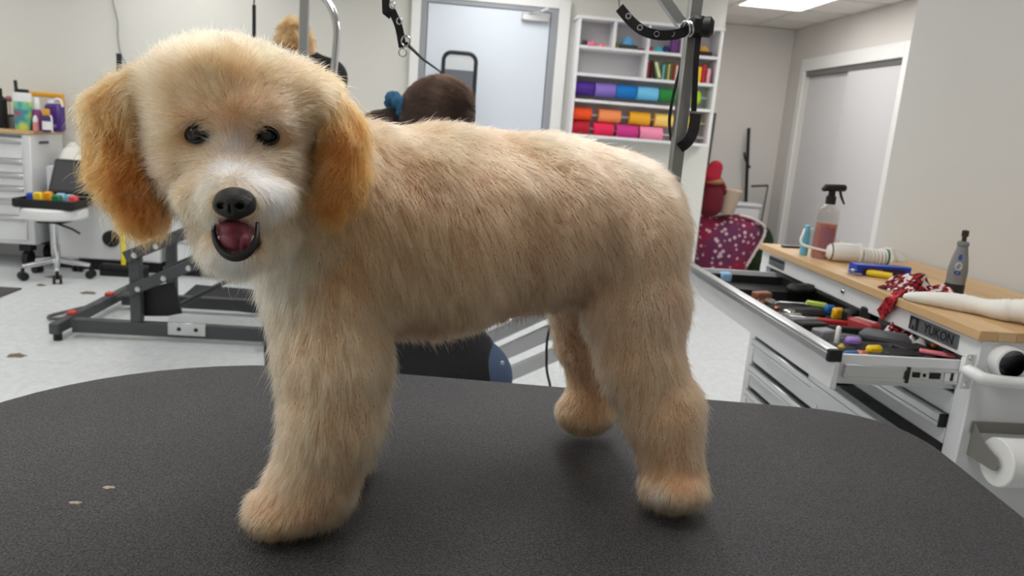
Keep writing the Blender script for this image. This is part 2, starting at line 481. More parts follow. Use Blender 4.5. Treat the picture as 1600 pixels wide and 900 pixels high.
# entrance door in the back wall
dx0, dx1, dz = -.30, .715, 2.18
YD = YB
door_m = M('pale_blue_door', (214, 222, 232), .38, noise=.015, scale=3)
d1 = struct('door_1', MB().bb(dx0 + .05, dx1 - .02, YD - .035, YD - .002, .012, dz - .01, .003), door_m)
part(d1, 'door_closer', MB().bb(.47, .68, YD - .085, YD - .036, 2.10, 2.155, .006).bar((.52, YD - .09, 2.15), (.60, YD - .14, 2.165), .02, .008).bar((.60, YD - .14, 2.165), (.66, YD - .09, 2.2), .02, .008), alu_m)
part(d1, 'door_handle', MB().cyl((-.18, YD - .035, 1.0), (-.18, YD - .08, 1.0), .012).bar((-.19, YD - .08, 1.0), (-.07, YD - .08, 1.0), .014, .018, bev=.004), alu_m)
struct('trim_1', MB().bb(dx0 - .075, dx0 - .004, YD - .05, YD, 0, dz + .1, .004).bb(dx1 + .045, dx1 + .135, YD - .05, YD, 0, dz + .1, .004).bb(dx0 - .004, dx1 + .045, YD - .05, YD, dz + .03, dz + .1, .004), trim_m)
struct('trim_2', MB().bb(dx0 - .004, dx0 + .045, YD - .038, YD, 0, dz + .03, .003).bb(dx1 - .015, dx1 + .045, YD - .038, YD, 0, dz + .03, .003).bb(dx0 + .045, dx1 - .015, YD - .038, YD, dz - .005, dz + .03, .003), M('grey_jamb', (150, 154, 160), .5))

# sliding closet
slide_m = M('sliding_door_panel', (212, 211, 212), .4, noise=.02, scale=3)
cm = (cy0 + cy1) / 2
struct('door_2', MB().bb(XC + .012, XC + .036, cy0 + .004, cm + .03, .01, cz - .05, .003), slide_m)
struct('door_3', MB().bb(XC + .05, XC + .074, cm - .03, cy1 - .004, .01, cz - .05, .003), slide_m)
struct('trim_3', MB().bb(XC + .005, XC + .1, cy0 + .003, cy1 - .003, cz - .05, cz - .003), M('track_grey', (128, 127, 127), .4, .5))
struct('trim_4', MB().bb(XC - .018, XC, cy0 - .09, cy0, 0, cz + .12, .003).bb(XC - .018, XC, cy1, cy1 + .09, 0, cz + .12, .003).bb(XC - .018, XC, cy0, cy1, cz, cz + .12, .003), trim_m)
struct('baseboard_right', MB().bb(1.615, 1.63, -2.9, 2.735, 0, .1, .003), trim_m)
struct('baseboard_back', MB().bb(-5.9, dx0 - .08, YB - .014, YB, 0, .1, .003).bb(dx1 + .14, XE, YB - .014, YB, 0, .1, .003), trim_m)
# ================================================================== MAIN TABLE
TZ = .84
mat_top = M('black_rubber_mat', (46, 47, 50), .55, spec=.5)
N, L, B = nodes_of(mat_top)
tc = N.new('ShaderNodeTexCoord')
vo = N.new('ShaderNodeTexVoronoi'); vo.inputs['Scale'].default_value = 520
no = N.new('ShaderNodeTexNoise'); no.inputs['Scale'].default_value = 380; no.inputs['Detail'].default_value = 3
n3 = N.new('ShaderNodeTexNoise'); n3.inputs['Scale'].default_value = 6; n3.inputs['Detail'].default_value = 5
for q in (vo, no, n3): L.new(tc.outputs['Object'], q.inputs['Vector'])
cr = N.new('ShaderNodeValToRGB'); cr.color_ramp.elements[0].position = .35; cr.color_ramp.elements[0].color = rgb((16, 16, 18)); cr.color_ramp.elements[1].position = .72; cr.color_ramp.elements[1].color = rgb((86, 86, 89))
L.new(no.outputs['Fac'], cr.inputs['Fac'])
c2 = N.new('ShaderNodeValToRGB'); c2.color_ramp.elements[0].position = .3; c2.color_ramp.elements[0].color = (.82, .82, .84, 1); c2.color_ramp.elements[1].position = .75; c2.color_ramp.elements[1].color = (1.2, 1.17, 1.15, 1)
L.new(n3.outputs['Fac'], c2.inputs['Fac'])
mx = N.new('ShaderNodeMix'); mx.data_type = 'RGBA'; mx.blend_type = 'MULTIPLY'; mx.inputs['Factor'].default_value = 1
L.new(cr.outputs['Color'], mx.inputs['A']); L.new(c2.outputs['Color'], mx.inputs['B']); L.new(mx.outputs['Result'], B.inputs['Base Color'])
bp = N.new('ShaderNodeBump'); bp.inputs['Strength'].default_value = .8; bp.inputs['Distance'].default_value = .0012
L.new(vo.outputs['Distance'], bp.inputs['Height']); L.new(bp.outputs['Normal'], B.inputs['Normal'])

ta = math.radians(-6.05)
ux, uy = (math.cos(ta), math.sin(ta)), (-math.sin(ta), math.cos(ta))
def tab(u, v): return (u * ux[0] + v * uy[0], u * ux[1] + v * uy[1])
u0, u1, v0, v1 = -.785, .697, .50, 1.309
outline = []
def corner(cu, cv, ru, rv, a0, a1, n=14, p=2.4):
    for i in range(n + 1):
        a = math.radians(a0 + (a1 - a0) * i / n); c_, s_ = math.cos(a), math.sin(a)
        outline.append(tab(cu + ru * math.copysign(abs(c_) ** (2 / p), c_), cv + rv * math.copysign(abs(s_) ** (2 / p), s_)))
corner(u1 - .18, v1 - .17, .18, .17, 0, 90)
corner(u0 + .45, v1 - .40, .45, .40, 90, 180, p=2.0)
corner(u0 + .45, v0 + .36, .45, .36, 180, 270, p=2.0)
corner(u1 - .18, v0 + .17, .18, .17, 270, 360)
gt = thing('grooming_table', 'large black rubber-topped grooming table with rounded corners under the cream dog', 'table', (0, .9, 0))
def scaled(o, s_):
    cx = sum(p[0] for p in o) / len(o); cy = sum(p[1] for p in o) / len(o)
    return [(cx + (p[0] - cx) * s_, cy + (p[1] - cy) * s_) for p in o]
tt = MB(); n_ = len(outline)
rings = [(scaled(outline, .994), TZ - .03), (outline, TZ - .027), (outline, TZ - .003), (scaled(outline, .997), TZ)]
vv = [(p[0], p[1], z) for r, z in rings for p in r]
ff = [(i * n_ + k, i * n_ + (k + 1) % n_, (i + 1) * n_ + (k + 1) % n_, (i + 1) * n_ + k) for i in range(3) for k in range(n_)]
ff += [tuple(range(n_))[::-1], tuple(3 * n_ + k for k in range(n_))]
part(gt, 'tabletop', MB().add(vv, ff), mat_top, smooth=50)
tcx, tcy = tab(-.05, .9)
part(gt, 'under_frame', MB().bar(tab(-.5, .75) + (TZ - .055,), tab(.45, .75) + (TZ - .055,), .05, .046).bar(tab(-.5, 1.05) + (TZ - .055,), tab(.45, 1.05) + (TZ - .055,), .05, .046), grey_m)
part(gt, 'lift_column', MB().bar((tcx, tcy, .06), (tcx, tcy, TZ - .078), .16, .16, up=(0, 1, 0), bev=.01), grey_m)
part(gt, 'base', MB().bar(tab(-.5, .75) + (.035,), tab(.45, .75) + (.035,), .07, .06, bev=.01).bar(tab(-.5, 1.05) + (.035,), tab(.45, 1.05) + (.035,), .07, .06, bev=.01).bar(tab(-.05, .786) + (.035,), tab(-.05, 1.014) + (.035,), .2, .05), grey_m)

# grooming arm at the back edge
ax_, ay_ = .386, 1.292
arm = thing('grooming_post', 'brushed metal grooming arm post rising behind the cream dog', 'grooming arm', (ax_, ay_, TZ - .08))
pt = 1.86
part(arm, 'post', MB().box((ax_, ay_, (TZ - .08 + pt) / 2), (.021, .021, pt - TZ + .08), .002), M('post_metal', (158, 158, 155), .38, .7))
part(arm, 'brace', MB().bar((ax_ - .008, ay_, 1.475), (ax_ - .36, ay_, pt - .02), .018, .016), alu_m)
part(arm, 'overhead_bar', MB().bar((ax_ + .01, ay_, pt + .0), (-.42, ay_, pt + .0), .024, .024, bev=.003), alu_m)
part(arm, 'clamp', MB().box((ax_, ay_ - .004, TZ - .055), (.06, .03, .05), .004).cyl((ax_, ay_ - .03, TZ - .06), (ax_, ay_ - .03, TZ - .12), .006), dark_m)

# webbing nooses hanging on the arm
web_m = M('black_webbing', (20, 20, 22), .75, noise=.2, scale=300)
ring_m = M('steel_ring', (200, 200, 200), .2, 1.0)
def strap(mb, pts, wd, th=.0018, nrm=None):
    """flat band following points; width direction given by nrm per point or a constant"""
    P = [Vector(p) for p in pts]; m = len(P); v = []; f = []
    for i in range(m):
        t = (P[min(i + 1, m - 1)] - P[max(i - 1, 0)]).normalized()
        wv = Vector(nrm[i] if isinstance(nrm, list) else (nrm or (0, 1, 0)))
        wv = (wv - t * wv.dot(t)).normalized(); nn = t.cross(wv)
        for a, b in ((-1, -1), (1, -1), (1, 1), (-1, 1)):
            v.append(P[i] + wv * (a * wd / 2) + nn * (b * th / 2))
    for i in range(m - 1):
        for k in range(4):
            l = (k + 1) % 4; f.append((i * 4 + k, i * 4 + l, (i + 1) * 4 + l, (i + 1) * 4 + k))
    f.append((3, 2, 1, 0)); f.append(tuple((m - 1) * 4 + k for k in range(4)))
    return mb.add(v, f)
def smooth_path(pts, n=24):
    P = np.array(pts, float); m = len(P); out = []
    for q in np.linspace(0, m - 1.0001, n):
        i = int(q); t = q - i
        p0, p1, p2, p3 = P[max(i - 1, 0)], P[i], P[min(i + 1, m - 1)], P[min(i + 2, m - 1)]
        out.append(.5 * ((2 * p1) + (-p0 + p2) * t + (2 * p0 - 5 * p1 + 4 * p2 - p3) * t * t + (-p0 + 3 * p1 - 3 * p2 + p3) * t ** 3))
    return out
def ring(mb, c, r, ax, th=.0012, n=16):
    ax = Vector(ax).normalized(); a = Vector((0, 0, 1)) if abs(ax.z) < .9 else Vector((1, 0, 0)); u = (a - ax * a.dot(ax)).normalized(); b = ax.cross(u); c = Vector([float(q) for q in c])
    return mb.tube([c + (u * math.cos(2 * PI * i / n) + b * math.sin(2 * PI * i / n)) * r for i in range(n)], th, 6, closed=True)
YS = 1.272
st = thing('noose_strap', 'black studded webbing loop slung from above to the grooming arm post', 'strap', pY(1080, 50, YS))
pts = [pY(*q) for q in [(968, 12, 1.30), (985, 32, 1.29), (1005, 48, 1.275), (1030, 55, 1.27), (1055, 54, 1.268), (1075, 48, 1.266), (1092, 42, 1.272)]]
sp = smooth_path(pts, 30)
part(st, 'webbing', strap(MB(), sp, .016, .003, (.05, -.1, 1)), web_m)
rb = MB()
for q in [(982, 25), (1000, 43), (1026, 53), (1050, 53)]: ring(rb, pY(q[0], q[1], 1.268), .004, (.3, 1, 0), .0011)
part(st, 'grommet', rb, ring_m)
part(st, 'slide_ring', ring(ring(MB(), pY(1071, 45, 1.262), .012, (1, .4, .3), .0016), pY(1076, 45, 1.262), .012, (1, .4, .3), .0016), ring_m)
part(st, 'knob', MB().lathe([(.006, 0), (.016, .004), (.017, .016), (.010, .022)], pY(1094, 42, 1.268), (.9, -.35, .0), 14), dark_m)
part(st, 'buckle', MB().box(pY(1089, 42, 1.268), (.028, .026, .034), .006), dark_m)
part(st, 'chain', MB().tube([tuple(pY(968, 12, 1.30)), tuple(pY(966, -8, 1.295)), (ax_ - .15, ay_, pt - .012)], .0018, 6), ring_m)
part(st, 'hanging_tail', strap(strap(MB(), smooth_path([pY(*q) for q in [(1092, 52, 1.262), (1088, 90, 1.26), (1086, 130, 1.26), (1084, 174, 1.262)]], 12), .009, .002, (1, -.15, 0)),
     smooth_path([pY(*q) for q in [(1087, 178, 1.262), (1083, 205, 1.26), (1074, 222, 1.262), (1062, 231, 1.27)]], 12), .018, .0025, (1, -.5, 0)), web_m)
part(st, 'hanging_loop', strap(MB(), smooth_path([pY(*q) for q in [(1075, 58, 1.32), (1062, 110, 1.32), (1052, 150, 1.31), (1046, 190, 1.31), (1051, 222, 1.31), (1062, 200, 1.31), (1064, 150, 1.315), (1072, 60, 1.32)]], 30), .013, .002, (.6, 1, 0)), web_m)

s2 = thing('noose_strap', 'black studded webbing strap hanging alone above the brown-haired person', 'strap', pY(620, 40, 1.29))
part(s2, 'webbing', strap(MB(), smooth_path([(-.118, ay_, pt - .013), pY(603, -10, 1.29), pY(612, 15, 1.29), pY(623, 42, 1.29), pY(629, 74, 1.29)], 20), .0125, .003, (1, 0, .2)), web_m)
rb = MB()
for q in [(613, 8), (624, 33)]: ring(rb, pY(q[0], q[1], 1.283), .005, (.6, 1, 0), .0012)
part(s2, 'grommet', rb, ring_m)
part(s2, 'snap_ring', ring(ring(MB(), pY(634, 64, 1.285), .008, (.5, 1, 0), .0016), pY(629, 82, 1.288), .0065, (.2, 1, 0), .0012), ring_m)
lp = [pY(635, 68, 1.29), pY(660, 92, 1.7), pY(688, 112, 2.30), (.10, 2.62, 1.10), (.16, 2.80, .80)]
solo('tether', 'thin dark tether running from the hanging strap down behind the brown-haired head', 'cord', MB().tube([lp[0], lp[1], lp[2], lp[3], lp[4]], .003, 6), dark_m, lp[0])
for (x, y, r_) in ((118, 786, 18), (470 - 300, 762, 9)):
    c = pZ(x, y, TZ)
    solo('fur_tuft', 'tiny pale tuft of fur lying on the black tabletop' + (' farther from the paw' if x > 150 else ' near the corner'), 'fur tuft', MB().heap(c, .007, .003, .002, seed=x, n=6, edge=.0003), M('loose_fur', (190, 180, 160), .9), c)
# ================================================================== THE CREAM DOG
def C_(x, y, Y, r): p = pY(x, y, Y); return p, r * mpp(p)
DOG = []
def seg(a, b, g, k=.018):
    pa, ra = C_(*a); pb, rb = C_(*b); DOG.append(cone(pa, pb, ra, rb, g, k))
def egg(c, r, g, k=.014, tilt=0):
    """r = (across, down) in photo pixels at that depth, depth half-size in metres"""
    p = pY(*c); s = mpp(p); a = math.radians(tilt)
    R2 = CR * math.cos(a) + CD * math.sin(a); D2 = -CR * math.sin(a) + CD * math.cos(a)
    DOG.append(ellp(p, (r[0] * s, r[1] * s, r[2]), g, k, np.stack([R2, D2, CF])))
# torso
seg((590, 345, .875, 140), (700, 355, .90, 146), 'body')
seg((700, 355, .90, 146), (850, 345, .935, 126), 'body')
seg((850, 345, .935, 126), (955, 352, .955, 112), 'rump')
seg((700, 375, .90, 132), (600, 400, .87, 120), 'body')
# neck and chest
seg((455, 260, .80, 95), (560, 330, .86, 120), 'neck', .03)
seg((460, 400, .80, 62), (500, 440, .83, 85), 'chest', .03)
# near foreleg
seg((515, 470, .815, 88), (524, 560, .80, 79), 'foreleg', .022)
seg((524, 560, .80, 79), (518, 655, .79, 68), 'foreleg')
seg((518, 655, .79, 68), (492, 745, .785, 61), 'foreleg')
seg((490, 752, .787, 58), (428, 796, .772, 38), 'paw')
egg((458, 796, .775), (66, 34, .043), 'paw', .014, -8)
# far foreleg
seg((545, 500, .93, 62), (548, 640, .93, 48), 'farleg')
seg((548, 640, .93, 48), (540, 705, .93, 42), 'farleg')
egg((520, 716, .92), (50, 28, .04), 'paw', .012)
# near hind leg
seg((985, 385, .925, 84), (992, 480, .905, 74), 'thigh', .025)
seg((992, 480, .905, 74), (1000, 560, .89, 60), 'thigh')
seg((1000, 560, .89, 60), (1036, 645, .875, 55), 'hindleg')
seg((1036, 645, .875, 55), (1052, 730, .865, 45), 'hindleg')
egg((1052, 762, .852), (50, 33, .046), 'paw', .014)
# far hind leg
seg((915, 440, 1.02, 70), (908, 530, 1.05, 36), 'farhind', .02)
seg((908, 530, 1.05, 36), (930, 605, 1.07, 34), 'farhind')
seg((930, 610, 1.07, 36), (906, 642, 1.06, 32), 'farpaw')
egg((918, 646, 1.065), (46, 30, .04), 'farpaw')
# head
egg((368, 205, .738), (112, 116, .086), 'skull', .02)
egg((368, 138, .728), (112, 54, .075), 'skull', .03)
egg((302, 178, .690), (30, 20, .022), 'brow', .03, -8)
egg((424, 180, .692), (30, 20, .022), 'brow', .03, 8)
egg((364, 172, .676), (60, 26, .026), 'brow', .02)
egg((302, 268, .712), (46, 56, .05), 'cheek', .02)
egg((438, 268, .722), (46, 56, .05), 'cheek', .02)
seg((368, 262, .685, 62), (364, 308, .632, 48), 'muzzle', .022)
egg((318, 312, .648), (36, 32, .03), 'lip', .012, 30)
egg((414, 314, .652), (40, 30, .03), 'lip', .012, -30)
egg((364, 322, .615), (34, 24, .02), 'lip', .010)
seg((368, 350, .70, 50), (368, 388, .645, 30), 'jaw', .015)
egg((366, 393, .655), (44, 24, .03), 'jaw', .015)
egg((385, 350, .72), (74, 66, .05), 'jaw', .02)
# ears
EK = .007
egg((226, 158, .725), (40, 38, .032), 'eartop', .032, -35)
egg((186, 182, .718), (40, 40, .030), 'eartop', .022, -35)
egg((198, 216, .712), (52, 52, .03), 'ear', .010, 14)
egg((203, 262, .705), (48, 56, .03), 'ear', EK, 0)
egg((222, 306, .702), (32, 46, .028), 'ear', EK, -12)
egg((492, 166, .742), (32, 40, .034), 'eartop', .032, 35)
egg((526, 212, .738), (32, 60, .03), 'ear', .010, -8)
egg((526, 264, .732), (34, 54, .03), 'ear', EK, 0)
egg((516, 298, .73), (28, 36, .026), 'ear', EK, 10)
# flatten under the paws, carve the mouth
def dog_cut(prims):
    return prims
MC = pY(368, 371, .618); ms = mpp(MC)
MOUTH = ellp(MC, (27 * ms, 25 * ms, .045), 'mouth', .004, np.stack([CR, CD, CF]))
SOCK = []
def dog_sdf(X):
    d = sdf(DOG, X, [MOUTH] + SOCK)
    return -smin(-d, X[:, 2] - (TZ + .0015), .003) if False else np.maximum(d, (TZ + .0012) - X[:, 2])
def surf(x, y, d0=.45, d1=1.1):
    """first point where the view through a photo pixel meets the dog"""
    r = ray(x, y); t = np.linspace(d0, d1, 700); X = CAM + t[:, None] * r
    v = dog_sdf(X); i = int(np.argmax(v < 0))
    return X[i]
nb = np.stack([CR, CD, CF])
EYE = [surf(309, 209), surf(417, 212)]
for c_ in EYE: SOCK.append(ellp(c_, (.0125, .0085, .0085), 's', .008, nb))
lo = np.array([-.47, .50, TZ - .01]); hi = np.array([.44, 1.18, 1.46])
DV, DQ = nets(dog_sdf, lo, hi, .0055)

#           colour (linear from photo-like sRGB)      length  lift   comb               curl
G = {
 'body':    ((203, 156, 119), .0155, .80, (.35, .05, -1.0), .10),
 'rump':    ((202, 158, 124), .0145, .80, (.55, .05, -1.0), .10),
 'neck':    ((212, 164, 122), .018, .55, (.25, .10, -1.0), .15),
 'chest':   ((236, 212, 178), .020, .50, (-.2, -.1, -1.0), .15),
 'foreleg': ((226, 179, 138), .016, .50, (.10, .0, -1.0), .12),
 'farleg':  ((204, 154, 118), .015, .45, (.10, .0, -1.0), .10),
 'paw':     ((220, 168, 126), .010, .55, (-.3, -.2, -.8), .12),
 'thigh':   ((206, 162, 127), .014, .50, (.15, .0, -1.0), .10),
 'hindleg': ((218, 171, 131), .014, .50, (.05, .0, -1.0), .10),
 'farhind': ((216, 167, 126), .009, .50, (.05, .0, -1.0), .08),
 'farpaw':  ((218, 176, 130), .007, .60, (-.1, -.2, -1.0), .08),
 'skull':   ((234, 182, 138), .016, 1.05, 'radial', .25),
 'brow':    ((232, 186, 150), .012, .60, 'radial', .25),
 'cheek':   ((236, 192, 156), .012, .55, 'radial', .25),
 'muzzle':  ((234, 204, 168), .008, .40, 'radial', .10),
 'lip':     ((224, 182, 134), .014, .32, (0, 0, -1.0), .20),
 'jaw':     ((230, 200, 164), .013, .45, (.05, -.1, -1.0), .20),
 'eartop':  ((212, 158, 100), .018, .75, (-.02, -.1, -1.0), .45),
 'ear':     ((190, 116, 54), .018, .55, (-.02, -.1, -1.0), .85),
}
FACE0 = pY(364, 262, .60)
keys = list(G); gi = np.array([keys.index(p[-2]) for p in DOG])
GCOL = np.array([[lin(c) for c in G[k_][0]] for k_ in keys]); GLEN = np.array([G[k_][1] for k_ in keys]); GLIFT = np.array([G[k_][2] for k_ in keys]); GCURL = np.array([G[k_][4] for k_ in keys])
GCOMB = np.array([(0, 0, 0) if G[k_][3] == 'radial' else G[k_][3] for k_ in keys], float); GRAD = np.array([1.0 if G[k_][3] == 'radial' else 0 for k_ in keys])
# coat markings, with some light and shade painted in: pixel where it sits, radius px, colour, strength
MARKS_AND_SHADE = [((352, 262), 26, (250, 246, 244), 1.0), ((366, 230), 22, (236, 224, 220), .9), ((402, 278), 28, (255, 252, 250), 1.0), ((436, 304), 30, (252, 246, 238), 1.0), ((330, 282), 20, (236, 216, 190), .6),
         ((312, 338), 18, (204, 160, 108), .8), ((305, 310), 20, (222, 188, 146), .6), ((340, 334), 8, (250, 246, 240), .8), ((388, 334), 8, (250, 246, 240), .8), ((366, 334), 8, (245, 238, 230), .6),
         ((318, 189), 11, (104, 70, 42), .85), ((402, 190), 11, (104, 70, 42), .85), ((308, 208), 19, (66, 44, 30), .92), ((418, 211), 19, (66, 44, 30), .92), ((450, 226), 16, (176, 144, 108), .5), ((286, 216), 14, (186, 152, 112), .5),
         ((360, 405), 28, (250, 244, 234), .9), ((395, 440), 34, (250, 242, 228), .85), ((405, 505), 34, (246, 232, 208), .7), ((350, 105), 60, (226, 182, 130), .5), ((420, 90), 50, (230, 192, 146), .4),
         ((200, 255), 46, (168, 88, 30), .75), ((225, 320), 32, (164, 82, 28), .75), ((165, 195), 36, (214, 146, 80), .6), ((535, 240), 36, (174, 98, 40), .6), ((525, 310), 28, (158, 82, 30), .75), ((503, 215), 18, (170, 104, 50), .6),
         ((960, 400), 64, (188, 160, 134), .5), ((1010, 480), 50, (192, 168, 142), .5), ((680, 440), 60, (194, 152, 112), .4), ((820, 440), 50, (190, 150, 114), .4), ((560, 420), 40, (198, 156, 112), .4), ((700, 215), 60, (228, 204, 168), .7), ((860, 225), 60, (230, 206, 170), .7), ((1000, 265), 50, (226, 202, 168), .6), ((610, 205), 50, (226, 198, 158), .6),  # grey rump is coat; flanks partly painted shade, back top painted lighter as lit
         ((430, 826), 30, (190, 140, 84), .6), ((480, 832), 26, (186, 138, 84), .5), ((1046, 792), 12, (130, 90, 54), .8), ((1030, 776), 14, (240, 226, 208), .8), ((1075, 790), 12, (220, 200, 176), .5), ((900, 668), 26, (198, 154, 104), .5)]
MK = [(surf(*m[0]), m[1], np.array([lin(c) for c in m[2]]), m[3]) for m in MARKS_AND_SHADE]
MK = [(c, r * mpp(c), col, s_) for c, r, col, s_ in MK]
def coat(X):
    d = np.stack([d_prim(p, X) for p in DOG], 1)
    wt = np.exp(-(d - d.min(1, keepdims=True)) / .009); wt /= wt.sum(1, keepdims=True)
    col = wt @ GCOL[gi]; ln = wt @ GLEN[gi]; lf = wt @ GLIFT[gi]; cu_ = wt @ GCURL[gi]; cb = wt @ GCOMB[gi]
    rad = X - FACE0; rad /= np.linalg.norm(rad, axis=1, keepdims=True)
    cb = cb + (wt @ GRAD[gi])[:, None] * rad
    for c, r, mc, s_ in MK:
        a = s_ * np.exp(-((X - c) ** 2).sum(1) / (r * r))
        col = col * (1 - a[:, None]) + mc * a[:, None]
    return col, ln, lf, cu_, cb
NR = np.random.default_rng(11)
def vn(X, freq, seed, n=5):
    g = np.random.default_rng(seed); out = np.zeros_like(X)
    for a in range(3):
        for _ in range(n):
            k_ = g.normal(size=3) * freq; out[:, a] += np.sin(X @ k_ + g.uniform(0, 6.28))
    return out / math.sqrt(n)

# special places
NOSE0 = surf(364, 316)
dog = thing('dog', 'cream and apricot fluffy dog with golden ears standing on the black tabletop', 'dog', ((.07), .87, TZ))
bm_ = NB(DV, DQ)
body = part(dog, 'body', bm_, bpy.data.materials.new('dog_skin'), smooth=180)
body.data.name = 'dog_body'
sk = body.data.materials[0]; sk.use_nodes = True
N, L, B = nodes_of(sk)
at = N.new('ShaderNodeAttribute'); at.attribute_name = 'coat'; L.new(at.outputs['Color'], B.inputs['Base Color']); B.inputs['Roughness'].default_value = .8
vcol, *_ = coat(DV)
vcol = vcol * .95
dm = d_prim(MOUTH, DV)
inm = np.clip((.0035 - dm) / .003, 0, 1)[:, None]
vcol = vcol * (1 - inm) + np.array([.035, .012, .014]) * inm
ca = body.data.color_attributes.new('coat', 'FLOAT_COLOR', 'POINT')
ca.data.foreach_set('color', np.concatenate([vcol, np.ones((len(vcol), 1))], 1).astype(np.float32).ravel())

# fur: every hair a curve rooted in the skin
def fur(NH):
    tri = np.concatenate([DQ[:, [0, 1, 2]], DQ[:, [0, 2, 3]]]); A = DV[tri[:, 0]]; Bv = DV[tri[:, 1]]; Cv = DV[tri[:, 2]]
    cr_ = np.cross(Bv - A, Cv - A); area = np.linalg.norm(cr_, axis=1) * .5
    nn = cr_ / np.maximum(np.linalg.norm(cr_, axis=1, keepdims=True), 1e-12)
    mid = (A + Bv + Cv) / 3; toc = CAM - mid; toc /= np.linalg.norm(toc, axis=1, keepdims=True)
    wgt = area * np.where((nn * toc).sum(1) < -.25, .25, 1.0)
    near = np.linalg.norm(mid - CAM, axis=1); wgt = wgt / near ** 2
    ti = NR.choice(len(tri), NH, p=wgt / wgt.sum())
    a, b = NR.random(NH), NR.random(NH); fl_ = a + b > 1; a[fl_] = 1 - a[fl_]; b[fl_] = 1 - b[fl_]
    P = A[ti] + a[:, None] * (Bv - A)[ti] + b[:, None] * (Cv - A)[ti]
    h = .002; g = np.stack([dog_sdf(P + e_) - dog_sdf(P - e_) for e_ in np.eye(3) * h], 1); nrm = g / np.maximum(np.linalg.norm(g, axis=1, keepdims=True), 1e-9)
    keep = (d_prim(MOUTH, P) > .0022) & (P[:, 2] > TZ + .004)
    for c in EYE:
        q = P - c; keep &= ((q @ CR) / .0130) ** 2 + ((q @ CD) / .0105) ** 2 > 1
    q = P - NOSE0; keep &= ~(((q @ CR) / .017) ** 2 + ((q @ CD) / .0135) ** 2 + ((q @ CF) / .03) ** 2 < 1)
    P = P[keep]; nrm = nrm[keep]; n = len(P)
    col, ln, lf, cu_, cb = coat(P)
    t = cb - nrm * (cb * nrm).sum(1, keepdims=True); t /= np.maximum(np.linalg.norm(t, axis=1, keepdims=True), .25)
    d = nrm * lf[:, None] + t + .17 * vn(P, 75, 3) + .13 * vn(P, 190, 4) + .16 * NR.normal(size=(n, 3)) + (cu_ * .30)[:, None] * vn(P, 130, 8)
    d /= np.linalg.norm(d, axis=1, keepdims=True)
    up = np.maximum((d * nrm).sum(1), 0); d += nrm * np.maximum(.12 - (d * nrm).sum(1), 0)[:, None]; d /= np.linalg.norm(d, axis=1, keepdims=True)
    gd = NR.random(n) < .045; d[gd] += nrm[gd] * .35; d /= np.linalg.norm(d, axis=1, keepdims=True)
    # short near eyes, nose and mouth
    L_ = ln * np.clip(.72 + .28 * vn(P, 60, 5)[:, 0] * .7 + .22 * NR.normal(size=n), .35, 1.5)
    L_ = np.where(gd, L_ * 1.3, L_)
    for c, r in ((EYE[0], .019), (EYE[1], .019), (NOSE0, .026)):
        q = np.linalg.norm(P - c, axis=1); L_ *= np.clip(.22 + .78 * (q - .008) / (r - .008), .22, 1)
    L_ *= np.clip(.25 + d_prim(MOUTH, P) / .014, .25, 1)
    L_ = np.minimum(L_, np.maximum((P[:, 2] - TZ) * .9 + .004, .003))
    K = 6; s_ = np.linspace(0, 1, K)
    side = np.cross(d, nrm + 1e-3); side /= np.maximum(np.linalg.norm(side, axis=1, keepdims=True), 1e-6); side2 = np.cross(d, side)
    ph = 2.6 * vn(P, 55, 6)[:, 0] + .5 * NR.normal(size=n); fq = 7.0 + 1.5 * vn(P, 40, 7)[:, 1]
    pts = np.empty((n, K, 3), np.float32)
    for i, u in enumerate(s_):
        droop = np.array([0, 0, -1.0]) * (.22 * u * u) + t * (.25 * u * u)
        w1 = (np.cos(ph + fq * u) - np.cos(ph))[:, None]; w2 = (np.sin(ph + fq * u) - np.sin(ph))[:, None]
        pts[:, i] = P + L_[:, None] * (d * u + droop) + (cu_ * L_ * .16)[:, None] * (side * w1 + side2 * w2)
    pts[:, :, 2] = np.maximum(pts[:, :, 2], TZ + .0012)
    br_ = np.clip(1 + .10 * NR.normal(size=n) + .12 * vn(P * np.array([1, 1, .35]), 230, 9)[:, 0] + .08 * vn(P * np.array([1, 1, .5]), 70, 12)[:, 0] + .05 * vn(P, 25, 10)[:, 1], .6, 1.4)[:, None]
    col = np.clip(col * br_, .005, .95)
    off = np.array(ORG[dog.name])
    hc = bpy.data.hair_curves.new('fur'); hc.add_curves([K] * n)
    hc.attributes['position'].data.foreach_set('vector', (pts - off.astype(np.float32)).ravel())
    ra_ = hc.attributes.new('radius', 'FLOAT', 'POINT')
    rr = (np.array([1, .95, .85, .7, .5, .18])[None, :] * (.00020 * (1 + .2 * NR.normal(size=n)))[:, None]).astype(np.float32)
    ra_.data.foreach_set('value', np.maximum(rr, .00003).ravel())
    c4 = hc.attributes.new('coat', 'FLOAT_COLOR', 'CURVE')
    c4.data.foreach_set('color', np.concatenate([col, np.ones((n, 1))], 1).astype(np.float32).ravel())
    o = bpy.data.objects.new('fur', hc); COL.objects.link(o); o.parent = dog; o['kind'] = 'stuff'
    hc.materials.append(hair_material())
    return o
fur(300000)

